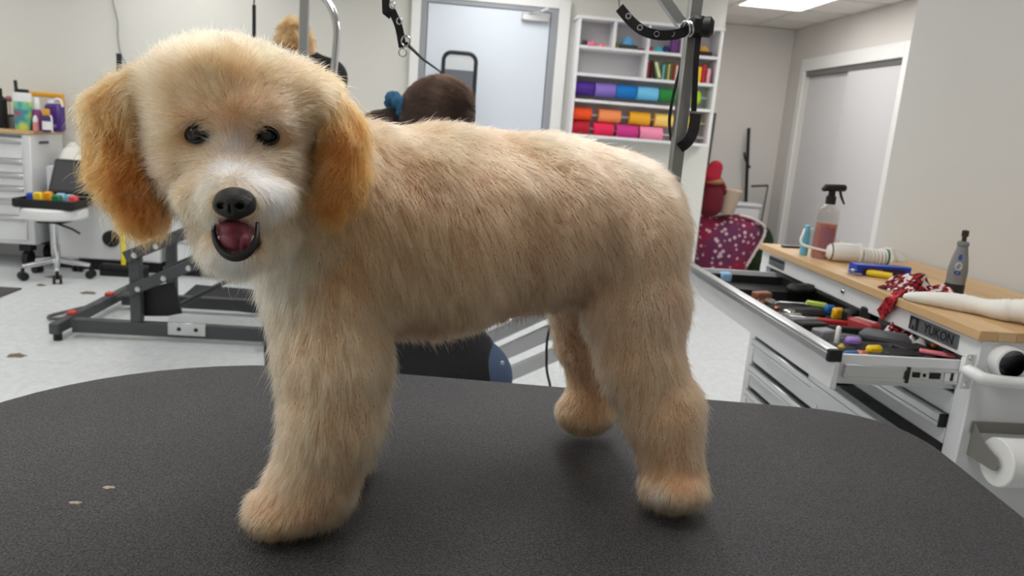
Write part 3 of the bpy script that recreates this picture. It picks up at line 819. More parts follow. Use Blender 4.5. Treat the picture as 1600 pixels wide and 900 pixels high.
# eyes
eye_m = M('dog_eye', (10, 9, 10), .05, spec=.4)
iris_m = M('dog_iris', (46, 44, 48), .08)
rim_m = M('dog_rim', (22, 17, 16), .45)
for c, sx in zip(EYE, (-1, 1)):
    fwd = CAM - c; fwd /= np.linalg.norm(fwd)
    cc = c - fwd * .0082
    e = part(dog, 'eye', MB().ell(cc, (.0095, .0095, .0095), 22), eye_m, smooth=180)
    tor = MB(); u_ = Vector(np.cross(fwd, CD)).normalized(); v_ = Vector(fwd).cross(u_)
    dn = Vector(CD); rt = Vector(CR)
    ringp = []
    for q in np.linspace(0, 2 * PI, 25)[:-1]:
        a_, b_ = math.cos(q), math.sin(q)
        x_ = a_ * .0098; y_ = b_ * .0066 + sx * a_ * .0016
        ringp.append(Vector(cc) + rt * x_ + dn * y_ + Vector(fwd) * (math.sqrt(max(.0098 ** 2 - x_ * x_ - y_ * y_, 1e-6)) * .8 + .0012))
    part(dog, 'eyelid', tor.tube(ringp, .0016, 8, closed=True), rim_m, smooth=180)
    part(e, 'iris', MB().lathe([(.0052, -.0014), (.0030, -.0003), (.0001, .0001)], cc + fwd * .0097, fwd, 18), iris_m, smooth=180)
# nose leather with nostrils
fn = CAM - NOSE0; fn /= np.linalg.norm(fn)
nc = NOSE0 + CF * .004
def off_(a, b, c): return nc + CR * a + CD * b + CF * c
NP = [ellp(off_(0, -.0015, 0), (.0158, .0108, .012), 'n', .004, nb), ellp(off_(0, .005, -.001), (.0095, .0085, .010), 'n', .005, nb),
      ellp(off_(-.0085, .003, -.001), (.0075, .0068, .009), 'n', .004, nb), ellp(off_(.0085, .003, -.001), (.0075, .0068, .009), 'n', .004, nb)]
NCUT = [ellp(off_(-.0072, .0035, -.0095), (.0032, .0022, .006), 'n', .002, nb), ellp(off_(.0072, .0035, -.0095), (.0032, .0022, .006), 'n', .002, nb), ellp(off_(0, .008, -.011), (.0007, .006, .003), 'n', .001, nb)]
part(dog, 'nose', blob(NP, .0011, .004, NCUT), M('nose_leather', (20, 18, 20), .38, bump=.35, bscale=900, spec=.6), smooth=180)
# mouth: dark lips, tongue, teeth
def mp(x, y, dz=0.0): return pY(x, y, .618 + dz)
ms = mpp(mp(368, 370))
lip = [mp(334, 349, -.006), mp(334, 362, -.012), mp(338, 378, -.018), mp(347, 392, -.022), mp(358, 400, -.025), mp(369, 402, -.026), mp(381, 399, -.025), mp(391, 391, -.022), mp(399, 377, -.018), mp(402, 362, -.012), mp(402, 348, -.006)]
part(dog, 'lower_lip', MB().tube(smooth_path(lip, 30), [.0014 + .0022 * math.sin(PI * i / 29) for i in range(30)], 10), rim_m, smooth=180)
ton = [ellp(mp(368, 358, .006), (30 * ms, 16 * ms, .020), 't', .006, nb), ellp(mp(368, 374, -.008), (27 * ms, 15 * ms, .013), 't', .006, nb), ellp(mp(368, 384, -.014), (20 * ms, 11 * ms, .008), 't', .006, nb)]
tcut = [ellp(mp(368, 368, -.024), (1.0 * ms, 26 * ms, .008), 't', .004, nb)]
part(dog, 'tongue', blob(ton, .0012, .004, tcut), M('tongue_pink', (134, 60, 76), .35, bump=.2, bscale=700), smooth=180)
tooth_m = M('tooth', (232, 226, 214), .25)
for (x, y, l, dz) in ((342, 374, 9, -.016), (396, 374, 9, -.016), (351, 391, 4.5, -.021), (357, 394, 4, -.022), (363, 396, 4, -.0235), (369, 397, 4, -.024), (375, 396, 4, -.0235), (381, 394, 4, -.022), (387, 391, 4.5, -.021)):
    b0 = mp(x, y + l * .4, dz); t0 = mp(x, y - l * .6, dz - .001)
    part(dog, 'tooth', MB().tube([b0, (b0 + t0) / 2, t0], [l * .33 * ms, l * .28 * ms, l * .08 * ms], 8), tooth_m, smooth=180)
# ================================================================== WORKBENCH ON THE RIGHT
XF, XB, Y0, Y1, BT = 1.155, 1.615, 1.47, 2.646, .95
woods = []
for i, c in enumerate(((208, 172, 126), (202, 164, 116), (214, 180, 136))):
    m = M('butcher_block_%s' % 'abc'[i], c, .42, noise=.10, scale=26, stretch=(14, 1, 14)); woods.append(m)
bench = thing('workbench', 'white steel workbench with butcher-block top and its upper drawer pulled open', 'workbench', ((XF + XB) / 2, (Y0 + Y1) / 2, 0))
ns = 11
for i in range(ns):
    a = XF - .012 + (XB - XF + .012) * i / ns; b = XF - .012 + (XB - XF + .012) * (i + 1) / ns
    part(bench, 'wood_strip', MB().bb(a, b - .0004, Y0 - .006, Y1 + .006, BT - .022, BT - (.0003 if i % 2 else 0), .0012), woods[(i * 5 + i // 3) % 3])
part(bench, 'fascia', MB().bb(XF, XF + .012, Y0 + .001, Y1 - .001, .876, BT - .022, .002), white_m)
part(bench, 'side_panel', MB().bb(XF + .0005, XB, Y0, Y0 + .012, .13, BT - .0225, .002), white_m)
part(bench, 'side_panel', MB().bb(XF + .0005, XB, Y1 - .012, Y1, .13, BT - .0225, .002), white_m)
part(bench, 'back_panel', MB().bb(XB - .012, XB - .001, Y0 + .012, Y1 - .012, .13, BT - .023), white_m)
part(bench, 'bottom_panel', MB().bb(XF + .002, XB - .012, Y0 + .012, Y1 - .012, .13, .145), white_m)
for a, b in ((Y0 + .0005, Y0 + .05), (2.052, 2.085), (Y1 - .05, Y1 - .0005)):
    part(bench, 'post', MB().bb(XF - .001, XF + .02, a, b, .13, .876 if a != 2.052 else .785, .002), white_m)
part(bench, 'rail', MB().bb(XF, XF + .012, Y0 + .051, 2.0515, .737, .786, .002), white_m)
part(bench, 'rail', MB().bb(XF, XF + .012, 2.0855, Y1 - .051, .702, .786, .002), white_m)
for x in (XF + .05, XB - .05):
    for y in (Y0 + .06, Y1 - .06):
        t = part(bench, 'caster', MB().cyl((x - .02, y, .055), (x + .02, y, .055), .055).bb(x - .03, x + .03, y - .03, y + .03, .112, .13), dark_m)
def dfront(ya, yb, z0, z1, out=0.0):
    x = XF - out
    d = part(bench, 'drawer', MB().bb(x, x + .016, ya, yb, z0, z1 - .022, .002).bb(x + .016, x + .38, ya + .02, ya + .026, z0 + .01, z1 - .03).bb(x + .016, x + .38, yb - .026, yb - .02, z0 + .01, z1 - .03).bb(x + .016, x + .38, ya + .026, yb - .026, z0 + .01, z0 + .016), white_m)
    part(d, 'handle', MB().bb(x - .016, x + .016, ya + .002, yb - .002, z1 - .022, z1, .003).bb(x - .016, x - .012, ya + .002, yb - .002, z1 - .03, z1 - .0215), alu_m, 'brushed metal pull strip')
    part(d, 'end_cap', MB().bb(x - .0175, x + .002, ya, ya + .004, z1 - .031, z1 + .001), dark_m)
for z0, z1 in ((.615, .70), (.515, .605), (.42, .505), (.30, .41), (.16, .29)): dfront(2.09, Y1 - .054, z0, z1)
for z0, z1, o in ((.665, .735, 0), (.57, .655, .05), (.47, .56, 0), (.33, .46, 0), (.16, .32, 0)): dfront(Y0 + .054, 2.048, z0, z1, o)
# open drawer
DX = .857; dy0, dy1 = 1.508, 2.555
dr = part(bench, 'drawer', MB().bb(DX, DX + .014, dy0, dy1, .787, .868, .002).bb(DX + .014, 1.275, dy0 + .018, dy0 + .026, .797, .864).bb(DX + .014, 1.275, dy1 - .026, dy1 - .018, .797, .864)
          .bb(1.267, 1.275, dy0 + .026, dy1 - .026, .797, .864).bb(DX + .014, 1.267, dy0 + .026, dy1 - .026, .797, .801), white_m, 'drawer pulled far out and full of tools')
part(dr, 'handle', MB().bb(DX - .014, DX + .015, dy0 + .012, dy1 - .012, .8655, .877, .003).bb(DX - .0145, DX - .009, dy0 + .012, dy1 - .012, .852, .868, .001), alu_m, 'brushed metal pull strip')
part(dr, 'end_cap', MB().bb(DX - .016, DX + .016, dy0 - .001, dy0 + .012, .850, .878, .002), dark_m)
part(dr, 'end_cap', MB().bb(DX - .016, DX + .016, dy1 - .012, dy1 + .001, .850, .878, .002), dark_m)
part(dr, 'liner', MB().bb(DX + .015, 1.266, dy0 + .027, dy1 - .027, .8012, .8235), M('drawer_liner', (52, 53, 56), .8))
sl = part(dr, 'slide_rail', MB().bb(DX + .03, 1.40, dy0 + .006, dy0 + .0175, .812, .844, .002).bb(DX + .03, 1.40, dy0 + .003, dy0 + .007, .838, .844).bb(DX + .03, 1.40, dy0 + .003, dy0 + .007, .812, .818), alu_m)
for (xa, xb, ya, yb, za, zb) in ((1.028, 1.036, .0005, .0065, .810, .847), (1.045, 1.062, .003, .0062, .823, .835), (1.07, 1.076, .003, .0062, .825, .833), (1.085, 1.11, .003, .0062, .822, .836), (1.132, 1.14, .002, .0057, .82, .838)):
    part(dr, 'slide_latch', MB().bb(xa, xb, dy0 + ya, dy0 + yb, za, zb, .001), dark_m)
part(dr, 'slide_clip', MB().bb(1.12, 1.15, dy0 + .003, dy0 + .0058, .818, .840, .001), trim_m)
# lock, badges
part(bench, 'lock', MB().lathe([(.0085, 0), (.0085, .003), (.006, .006), (.0005, .0065)], (XF, 2.05, .905), (-1, 0, 0), 16), chrome_m)
plate_m = M('badge_plate', (120, 125, 130), .35, .6); ink_m = M('badge_black', (16, 17, 18), .5)
b1 = part(bench, 'badge', MB().bb(XF - .003, XF, 1.537, 1.722, .885, .919, .002), plate_m, 'dark metal name plate')
fm_ = lambda y, z: frame_m((XF - .0034, y, z), (0, -1, 0), (0, 0, 1))
text_part(b1, 'lettering', 'YUKON', .031, ink_m, fm_(1.606, .902))
emb = MB().bb(XF - .0038, XF - .003, 1.684, 1.719, .8865, .9175)
part(b1, 'emblem', emb, ink_m)
e2 = MB().lathe([(.0085, 0), (.0085, .0004)], (XF - .0038, 1.7015, .905), (-1, 0, 0), 14)
e2.bb(XF - .0043, XF - .0037, 1.692, 1.697, .889, .899).bb(XF - .0043, XF - .0037, 1.706, 1.711, .889, .899)
part(b1, 'emblem_figure', e2, plate_m)
b2 = part(bench, 'badge', MB().bb(XF - .003, XF, 2.45, 2.575, .886, .918, .002), plate_m, 'small information plate')
part(b2, 'printed_band', MB().bb(XF - .0036, XF - .003, 2.453, 2.572, .905, .915).bb(XF - .0036, XF - .003, 2.46, 2.56, .897, .899).bb(XF - .0036, XF - .003, 2.46, 2.56, .891, .893), ink_m)
# side fittings
wt_m = M('white_enamel', (234, 236, 236), .22, spec=.6)
hx = pY(1532, 594, Y0 - .045)
hb_ = MB().tube(smooth_path([(hx[0] + .0, Y0 + .0, hx[2] + .008), (hx[0] + .002, Y0 - .028, hx[2] + .006), (hx[0] + .03, Y0 - .045, hx[2]), (hx[0] + .2, Y0 - .045, hx[2] - .004), (hx[0] + .36, Y0 - .045, hx[2] - .004), (hx[0] + .39, Y0 - .028, hx[2]), (hx[0] + .392, Y0, hx[2])], 30), .0135, 14)
sh = part(bench, 'side_handle', hb_, wt_m)
part(sh, 'flange', MB().bb(hx[0] - .012, hx[0] + .014, Y0 - .004, Y0, hx[2] - .035, hx[2] + .045, .003), wt_m)
for dz_ in (-.026, .036):
    part(sh, 'bolt', MB().lathe([(.007, 0), (.006, .004), (.0005, .005)], (hx[0] + .001, Y0 - .004, hx[2] + dz_), (0, -1, 0), 8), alu_m)
cc = pY(1583, 567, Y0 - .032)
part(bench, 'cup_ring', MB().lathe([(.031, .032), (.035, .029), (.035, 0), (.027, 0), (.027, .001), (.027, .029), (.031, .032)], (cc[0], Y0, cc[2] - .004), (0, -1, 0), 28), wt_m)
part(bench, 'ring_bottom', MB().cyl((cc[0], Y0 - .001, cc[2] - .004), (cc[0], Y0 - .006, cc[2] - .004), .0265), dark_m)
pc = pY(1556, 722, Y0 - .075)
pr = thing('paper_towel_roll', 'white paper towel roll on the side of the white workbench', 'paper towel', (pc[0], pc[1], pc[2] - .052))
part(pr, 'paper', MB().lathe([(.018, .0), (.050, 0), (.052, .002), (.052, .276), (.050, .278), (.018, .278)], pc, (1, 0, 0), 36), M('paper_white', (238, 238, 236), .85, bump=.1, bscale=200))
part(pr, 'core', MB().lathe([(.0175, .001), (.0182, .001), (.0182, .277), (.0175, .277)], pc, (1, 0, 0), 24), M('cardboard', (150, 125, 95), .9))
br_m = M('bracket_grey', (140, 138, 132), .45, .3)
hol = MB().bb(pc[0] - .016, pc[0] + .31, Y0 - .004, Y0, pc[2] + .036, pc[2] + .062, .001)
arm_poly = [(0, -.017), (-.078, -.017)] + [(-.078 - .017 * math.sin(a), -.017 * math.cos(a)) for a in np.linspace(.15, PI - .15, 10)] + [(-.078, .017), (-.04, .03), (0, .06)]
for xa in (pc[0] - .010, pc[0] + .283):
    hol.prism([(y, z) for y, z in arm_poly], .003, Matrix(((0, 0, 1, xa), (1, 0, 0, Y0), (0, 1, 0, pc[2]), (0, 0, 0, 1))))
part(bench, 'towel_bracket', hol, br_m)

# ---------------------------------------------------------------- things on the bench top
def on(x, y, z=BT): return pZ(x, y, z)
plast = lambda n, c, r=.4, **k: M(n, c, r, **k)
p = on(1283, 404)
sb = thing('spray_bottle', 'clear spray bottle of pink liquid with black trigger head on the workbench', 'spray bottle', p)
q = (p[0], p[1], BT + .0005)
part(sb, 'liquid', MB().lathe([(.001, .002), (.030, .002), (.0325, .008), (.0325, .118), (.001, .118)], q, n=28), M('pink_liquid', (240, 140, 118), .08, trans=.6, ior=1.33), smooth=60)
part(sb, 'bottle', MB().lathe([(.001, 0), (.033, 0), (.0355, .006), (.0355, .14), (.033, .158), (.022, .176), (.014, .182), (.014, .192), (.0125, .192), (.0125, .181), (.021, .174), (.032, .157), (.0345, .14), (.0345, .007), (.032, .0012), (.001, .0012)], q, n=28), M('clear_plastic', (240, 238, 236), .06, trans=.95, ior=1.25), smooth=60)
part(sb, 'label_patch', MB().add([(q[0] + .0358 * math.cos(a), q[1] + .0358 * math.sin(a), q[2] + z) for z in (.035, .105) for a in np.linspace(-2.5, -1.1, 9)], [(i, i + 1, 10 + i, 9 + i) for i in range(8)]), M('faded_label', (150, 96, 104), .6))
tr = MB().lathe([(.016, .180), (.016, .204), (.011, .208), (.011, .222), (.001, .222)], q, n=18)
tr.bar((q[0] - .030, q[1], BT + .232), (q[0] + .040, q[1] - .01, BT + .236), .022, .022, bev=.006).bar((q[0] - .034, q[1], BT + .224), (q[0] - .012, q[1], BT + .236), .018, .014, bev=.004)
part(sb, 'trigger_head', tr, dark_m)
part(sb, 'trigger', MB().tube(smooth_path([(q[0] + .022, q[1] - .006, BT + .228), (q[0] + .030, q[1] - .008, BT + .205), (q[0] + .042, q[1] - .010, BT + .184)], 8), [.007, .0065, .006, .006, .0055, .005, .0045, .004], 8, flat=.6), dark_m)
p = on(1259, 400)
solo('bottle', 'slim light blue bottle beside the pink spray bottle', 'bottle', MB().lathe([(.001, 0), (.012, 0), (.0135, .004), (.0135, .075), (.009, .088), (.009, .10), (.001, .102)], (p[0], p[1] + .02, BT), n=20), plast('sky_blue_plastic', (120, 196, 226), .35), (p[0], p[1] + .02, BT))
p = on(1236, 387)
solo('comb', 'flat dark comb lying at the far end of the workbench', 'comb', MB().bar((p[0] - .035, p[1] - .005, BT + .004), (p[0] + .035, p[1] + .005, BT + .004), .024, .007, bev=.002), plast('dark_grey_plastic', (60, 60, 62)), (p[0], p[1], BT))
# white corded tool with coiled cord
a = on(1290, 407); b = on(1338, 411)
a = Vector((a[0], a[1], BT + .031)); b = Vector((b[0], b[1], BT + .031)); dd = (b - a).normalized()
ct = thing('corded_tool', 'white barrel-shaped corded tool with a coiled white cord on the workbench', 'corded tool', (a[0], a[1], BT))
cw = plast('white_plastic', (236, 234, 228), .35)
part(ct, 'barrel', MB().lathe([(.001, -.004), (.016, -.003), (.026, .006), (.0305, .022), (.0305, .085), (.027, .096), (.001, .098)], a, dd, 26), cw)
part(ct, 'collar', MB().lathe([(.022, .094), (.034, .096), (.035, .102), (.022, .104)], a, dd, 26), cw)
part(ct, 'vent_ring', MB().lathe([(.0268, .0070), (.0284, .0105), (.0284, .0112), (.0268, .0078)], a, dd, 26), plast('vent_grey', (120, 118, 115)))
coil = []
nx_ = Vector((-dd[1], dd[0], 0))
for i in range(7 * 12):
    t_ = i / 12; qn = 2 * PI * t_
    coil.append(a + dd * (.112 + .0115 * t_) + nx_ * (.022 * math.cos(qn)) + Vector((0, 0, -.005 + .022 * math.sin(qn))))
part(ct, 'coiled_cord', MB().tube(coil, .0048, 8), cw)
part(ct, 'cord', MB().tube(smooth_path([a - dd * .002, a - dd * .05 + Vector((-.02, .03, .012)), a + Vector((-.06, .06, .045)), a + Vector((-.02, .12, .055)), a + Vector((.05, .13, .045)), a + Vector((.10, .07, .012))], 30), .0042, 8), cw)
part(ct, 'green_tie', MB().lathe([(.0262, .186), (.028, .186), (.028, .192), (.0262, .192)], a + Vector((0, 0, -.005)), dd, 20), plast('green_band', (20, 120, 80)))
c = on(1384, 405)
solo('white_cloth', 'small folded white cloth behind the blue pouch on the workbench', 'cloth', MB().heap((c[0] - .01, c[1] - .02, BT), .055, .04, .04, seed=3, n=16, rot=-.4, rough=.25), M('white_cotton', (232, 230, 224), .9), (c[0], c[1], BT))
# blue pouch
a = on(1342, 432); b = on(1430, 438)
bl = thing('pouch', 'long bright blue pouch with a dark printed side on the workbench', 'pouch', ((a[0] + b[0]) / 2, (a[1] + b[1]) / 2, BT))
d_ = Vector((b[0] - a[0], b[1] - a[1], 0)).normalized(); nn = Vector((-d_[1], d_[0], 0)); up_ = Vector((0, 0, 1)); a0 = Vector((a[0], a[1], BT + .001)) + nn * .02
LB = .165
T_ = frame_m(a0, d_, nn)
part(bl, 'body', MB().prism([(0, 0), (LB, .0), (LB + .012, .022), (LB - .02, .042), (0, .046)], .030, T_), plast('bright_blue', (16, 62, 178), .45))
part(bl, 'printed_side', MB().box((LB * .5, -.0012, .014), (LB * .78, .002, .019), .0008, T_), plast('dark_print', (42, 30, 52), .5))
part(bl, 'printed_patch', MB().box((LB * .34, -.0026, .015), (LB * .26, .001, .010), 0, T_), plast('pinkish_print', (150, 90, 110), .5))
a = on(1353, 431); b = on(1393, 437)
solo('utility_knife', 'yellow handled tool in front of the blue pouch', 'tool', MB().tube([(a[0], a[1], BT + .010), (a[0] * .8 + b[0] * .2, a[1] * .8 + b[1] * .2, BT + .010), (b[0], b[1], BT + .010)], [.007, .0098, .0095], 10), plast('yellow_plastic', (232, 204, 36), .4), (a[0], a[1], BT))
c = on(1333, 430)
k_ = thing('keys', 'small bunch of metal clips and keys beside the yellow tool', 'keys', (c[0], c[1], BT))
kb = MB()
for i in range(5):
    an = i * 1.3; x_, y_ = c[0] + .012 * math.cos(an * 2), c[1] + .012 * math.sin(an * 1.7)
    kb.bar((x_ - .012 * math.cos(an), y_ - .012 * math.sin(an), BT + .003 + .0025 * i), (x_ + .012 * math.cos(an), y_ + .012 * math.sin(an), BT + .0032 + .0025 * i), .007, .002)
part(k_, 'key', kb, alu_m)
part(k_, 'key_ring', ring(MB(), (c[0], c[1], BT + .016), .009, (.2, .1, 1), .0012), chrome_m)
# plaid material
def plaid(name, c1, c2, c3, s_, th=(0, 0, 0)):
    m = M(name, c1, .9); N, L, B = nodes_of(m)
    tc = N.new('ShaderNodeTexCoord'); mp_ = N.new('ShaderNodeMapping'); mp_.inputs['Rotation'].default_value = th; mp_.inputs['Scale'].default_value = (s_,) * 3
    L.new(tc.outputs['Object'], mp_.inputs['Vector'])
    ck = N.new('ShaderNodeTexChecker'); ck.inputs['Scale'].default_value = 1; ck.inputs['Color1'].default_value = rgb(c1); ck.inputs['Color2'].default_value = rgb(c2)
    ns_ = N.new('ShaderNodeTexNoise'); ns_.inputs['Scale'].default_value = .55
    rp = N.new('ShaderNodeValToRGB'); rp.color_ramp.interpolation = 'CONSTANT'; rp.color_ramp.elements[0].color = (0, 0, 0, 1); rp.color_ramp.elements[1].position = .56; rp.color_ramp.elements[1].color = (1, 1, 1, 1)
    L.new(mp_.outputs['Vector'], ck.inputs['Vector']); L.new(mp_.outputs['Vector'], ns_.inputs['Vector']); L.new(ns_.outputs['Fac'], rp.inputs['Fac'])
    mx_ = N.new('ShaderNodeMix'); mx_.data_type = 'RGBA'; mx_.inputs['B'].default_value = rgb(c3)
    L.new(rp.outputs['Color'], mx_.inputs['Factor']); L.new(ck.outputs['Color'], mx_.inputs['A']); L.new(mx_.outputs['Result'], B.inputs['Base Color'])
    return m
plaid_m = plaid('buffalo_plaid', (168, 18, 34), (28, 14, 18), (222, 214, 212), 105, (.3, .2, .5))
c = on(1440, 455); c = (c[0] + .01, c[1] + .02, BT)
solo('bandana', 'crumpled red, black and white plaid bandana beside the grey rotary tool', 'bandana', MB().heap(c, .085, .055, .058, seed=12, n=30, rot=-.9, rough=.5), plaid_m, c)
c = on(1412, 458); c = (c[0], c[1], BT)
solo('bandana', 'flat folded plaid bandana with white underside near the bench front edge', 'bandana', MB().heap(c, .055, .028, .018, seed=21, n=18, rot=-1.0, rough=.4), plaid('plaid_pale', (168, 30, 44), (50, 26, 32), (232, 226, 222), 110, (.1, .5, .2)), c)
# bandana tip hanging over the edge, and long white cloth
red_m = plaid('plaid_red', (176, 20, 38), (60, 12, 20), (206, 40, 56), 100)
e0 = on(1408, 458); e1 = pX(1395, 470, XF - .016); e2_ = pX(1375, 490, XF - .010)
hb = MB(); strap(hb, smooth_path([e0 + np.array([.03, .0, .012]), e0 + np.array([.004, 0, .012]), e1 + np.array([0, 0, .008]), (e1 + e2_) / 2, e2_ + np.array([0, .0, -.004])], 14), .034, .003, (0, 1, -.2))
solo('bandana', 'red plaid bandana corner hanging over the front edge of the workbench', 'bandana', hb, red_m, (e0[0], e0[1], BT))
P_ = [on(1407, 468), on(1450, 478), on(1500, 487), on(1545, 497), on(1580, 504), on(1625, 512)]
rr = [.009, .021, .023, .025, .032, .040]
wc = MB(); path = [(p[0] + .01, p[1], BT + r_ * .88) for p, r_ in zip(P_, rr)]
sp = smooth_path(path, 40); ra = np.interp(np.linspace(0, 5, 40), range(6), rr)
rd = np.random.default_rng(4); ra = ra * (1 + .06 * np.sin(np.arange(40) * .55) + .03 * rd.normal(size=40))
wc.tube(sp, list(ra), 14, flat=.9, up=(0, 0, 1))
solo('white_cloth', 'long twisted white cloth lying along the near end of the workbench', 'cloth', wc, M('white_cotton', (232, 230, 224), .9), (path[2][0], path[2][1], BT), smooth=60)
# rotary tool standing on its base
p = on(1500, 466); p = (p[0], p[1] + .03, BT)
rt_ = thing('rotary_tool', 'grey handheld rotary tool standing upright on the workbench', 'rotary tool', p)
tg = plast('tool_grey', (128, 130, 130), .45)
part(rt_, 'base', MB().lathe([(.001, 0), (.0235, 0), (.0245, .003), (.0235, .034), (.001, .034)], p, n=26), plast('tool_black', (38, 39, 42), .5))
part(rt_, 'body', MB().lathe([(.0232, .034), (.0238, .06), (.0235, .075), (.0195, .10), (.0135, .128), (.0125, .134), (.001, .134)], p, n=26), tg)
part(rt_, 'collar', MB().lathe([(.0125, .134), (.0145, .135), (.0145, .143), (.0105, .146), (.001, .146)], p, n=22), tg)
part(rt_, 'chuck', MB().lathe([(.006, .146), (.0055, .158), (.0085, .159), (.0085, .174), (.001, .176)], p, n=16), plast('dark_steel', (70, 66, 60), .4, metal=.7))
fw = (CAM - np.array(p)); fw[2] = 0; fw /= np.linalg.norm(fw); sd = np.array([fw[1], -fw[0], 0])
def decal(name, cx, cz, w_, h_, mat, rad):
    v = []; n_ = 16
    for i in range(n_):
        an = 2 * PI * i / n_; s_ = w_ * math.cos(an) + cx; z_ = cz + h_ * math.sin(an)
        r_ = np.interp(z_, [.034, .06, .075, .10, .128], [.0232, .0238, .0235, .0195, .0135]) + .0006
        v.append(np.array(p) + fw * math.sqrt(max(r_ * r_ - s_ * s_, 0)) + sd * s_ + np.array([0, 0, z_]))
    part(rt_, name, MB().add(v, [tuple(range(n_))]), mat)
decal('switch_plate', .0, .082, .0085, .011, plast('plate_white', (190, 194, 200), .4), 0)
decal('blue_mark', .0, .105, .0045, .008, plast('mark_blue', (36, 62, 150), .4), 0)
decal('blue_mark', .0, .064, .008, .0055, plast('mark_blue', (36, 62, 150), .4), 0)

# ---------------------------------------------------------------- contents of the open drawer
DZ = .824
def dp(zx, zy, z=.842):
    q = pZ(1160 + zx * .225, 440 + zy * .225, z); q[0] = min(max(q[0], DX + .03), 1.25); q[1] = min(max(q[1], dy0 + .045), dy1 - .045); return q
def scissors(n, label, zx0, zy0, zx1, zy1, hm, lift=.01):
    a = dp(zx0, zy0); b = dp(zx1, zy1); a[2] = b[2] = DZ + lift; d = Vector(b - a).normalized(); s_ = Vector((-d[1], d[0], 0)); a = Vector(a); b = Vector(b)
    t = thing('scissors', label, 'scissors', a, 'shears in the open drawer')
    for g in (-1, 1):
        part(t, 'blade', MB().tube([a + s_ * .003 * g, (a + b) / 2 + s_ * .001 * g, b + s_ * .004 * g], [.0035, .004, .001], 6, flat=.5), chrome_m)
        part(t, 'finger_ring', ring(MB(), a - d * .022 + s_ * (.013 * g), .012, (0, 0, 1), .003), hm)
scissors(0, 'long silver shears uppermost at the far end of the open drawer', 250, 172, 450, 185, chrome_m, .032)
scissors(0, 'silver shears with bronze rings beside the black case in the open drawer', 190, 150, 400, 160, M('bronze_rings', (150, 110, 90), .25, .9), .022)
scissors(0, 'silver shears nearest the drawer front strip', 330, 258, 560, 275, chrome_m, .026)
def lump(name, label, cat, zx, zy, size, mat, rot=0, h0=0.0, bev=.004, group=None):
    q = dp(zx, zy); T_ = Matrix.Translation((q[0], q[1], DZ + h0 + size[2] / 2 + .0005)) @ Matrix.Rotation(rot, 4, 'Z')
    return solo(name, label, cat, MB().box((0, 0, 0), size, bev, T_), mat, (q[0], q[1], DZ + h0), group)
dk = plast('soft_black', (26, 26, 28), .6); dg = plast('mid_grey', (92, 94, 98), .5); rd_ = plast('signal_red', (176, 30, 34), .45)
bt = pZ(1205, 462, .825)
tray = thing('tray', 'shallow black plastic tray at the far end of the open drawer', 'tray', (1.05, 2.36, DZ))
part(tray, 'tray_floor', MB().bb(.90, 1.18, 2.24, 2.50, DZ, DZ + .004), dk)
part(tray, 'tray_rim', MB().bb(.90, .906, 2.24, 2.50, DZ + .004, DZ + .03).bb(1.174, 1.18, 2.24, 2.50, DZ + .004, DZ + .03).bb(.906, 1.174, 2.24, 2.246, DZ + .004, DZ + .03).bb(.906, 1.174, 2.494, 2.5, DZ + .004, DZ + .03), dk)
lump('case', 'black zip case lying across the tray in the open drawer', 'case', 400, 110, (.10, .05, .03), dk, .3, .030, .012)
lump('pouch', 'soft black pouch in the middle of the open drawer', 'pouch', 450, 215, (.11, .055, .03), dk, .2, 0, .013)
lump('comb', 'lime green comb sticking up behind the soft black pouch', 'comb', 510, 185, (.06, .012, .016), plast('lime', (190, 214, 90)), -.6, .022, .004)
lump('clip', 'blue plastic clip next to the yellow tag', 'clip', 600, 215, (.035, .022, .03), plast('clip_blue', (30, 100, 170)), .2, .01, .006)
lump('tag', 'yellow tag standing among the tools in the open drawer', 'tag', 655, 245, (.035, .02, .034), plast('tag_yellow', (236, 180, 30)), .3, .01, .006)
lump('comb', 'red comb lying in front of the yellow tag', 'comb', 640, 290, (.11, .016, .016), rd_, -.35, .012, .004)
lump('box', 'small black box in the open drawer under the bench lock', 'box', 750, 258, (.045, .04, .045), dk, .2, .0, .008)
for i, (x, y, l) in enumerate((('farthest', 540, 300), ('middle', 610, 330), ('nearest', 690, 360))):
    lump('comb', '%s of three dark grey combs lying side by side in the open drawer' % x, 'comb', y, l, (.13, .022, .012), (dk, dg, dk)[i], -.3 + .05 * i, .008 * (i + 1), .003, 'dark combs in the open drawer')
ob = thing('organizer', 'clear grey divided organizer behind the drawer front strip', 'organizer', dp(560, 360))
q = dp(540, 370); cg = plast('clear_grey', (170, 174, 178), .2, trans=.5)
gb = MB()
for i in range(5): gb.bb(q[0] - .06, q[0] + .035, q[1] - .10 + i * .05 - .0015, q[1] - .10 + i * .05 + .0015, DZ, DZ + .026)
gb.bb(q[0] - .063, q[0] - .06, q[1] - .1015, q[1] + .1015, DZ, DZ + .026).bb(q[0] + .035, q[0] + .038, q[1] - .1015, q[1] + .1015, DZ, DZ + .026)
part(ob, 'divider', gb, cg)
pk = lump('packet', 'red printed packet with white lettering in the open drawer', 'packet', 838, 350, (.045, .075, .03), plast('packet_red', (172, 62, 66), .4), .35, .02, .006)
qk = dp(838, 350)
for j in range(5):
    T_ = Matrix.Translation((qk[0], qk[1], DZ + .0512)) @ Matrix.Rotation(.35, 4, 'Z')
    part(pk, 'printed_mark', MB().box((.0, -.026 + .013 * j, 0), (.014, .007, .0008), 0, T_), plast('print_white', (225, 215, 212)))
lump('clipper', 'dark grey clipper lying behind the red printed packet', 'clipper', 985, 420, (.12, .04, .036), dg, -.5, .01, .014)
lump('clipper', 'black clipper under the grey one in the open drawer', 'clipper', 930, 360, (.10, .04, .03), dk, -.5, .012, .012)
c = dp(1110, 400); c = (c[0], c[1], DZ)
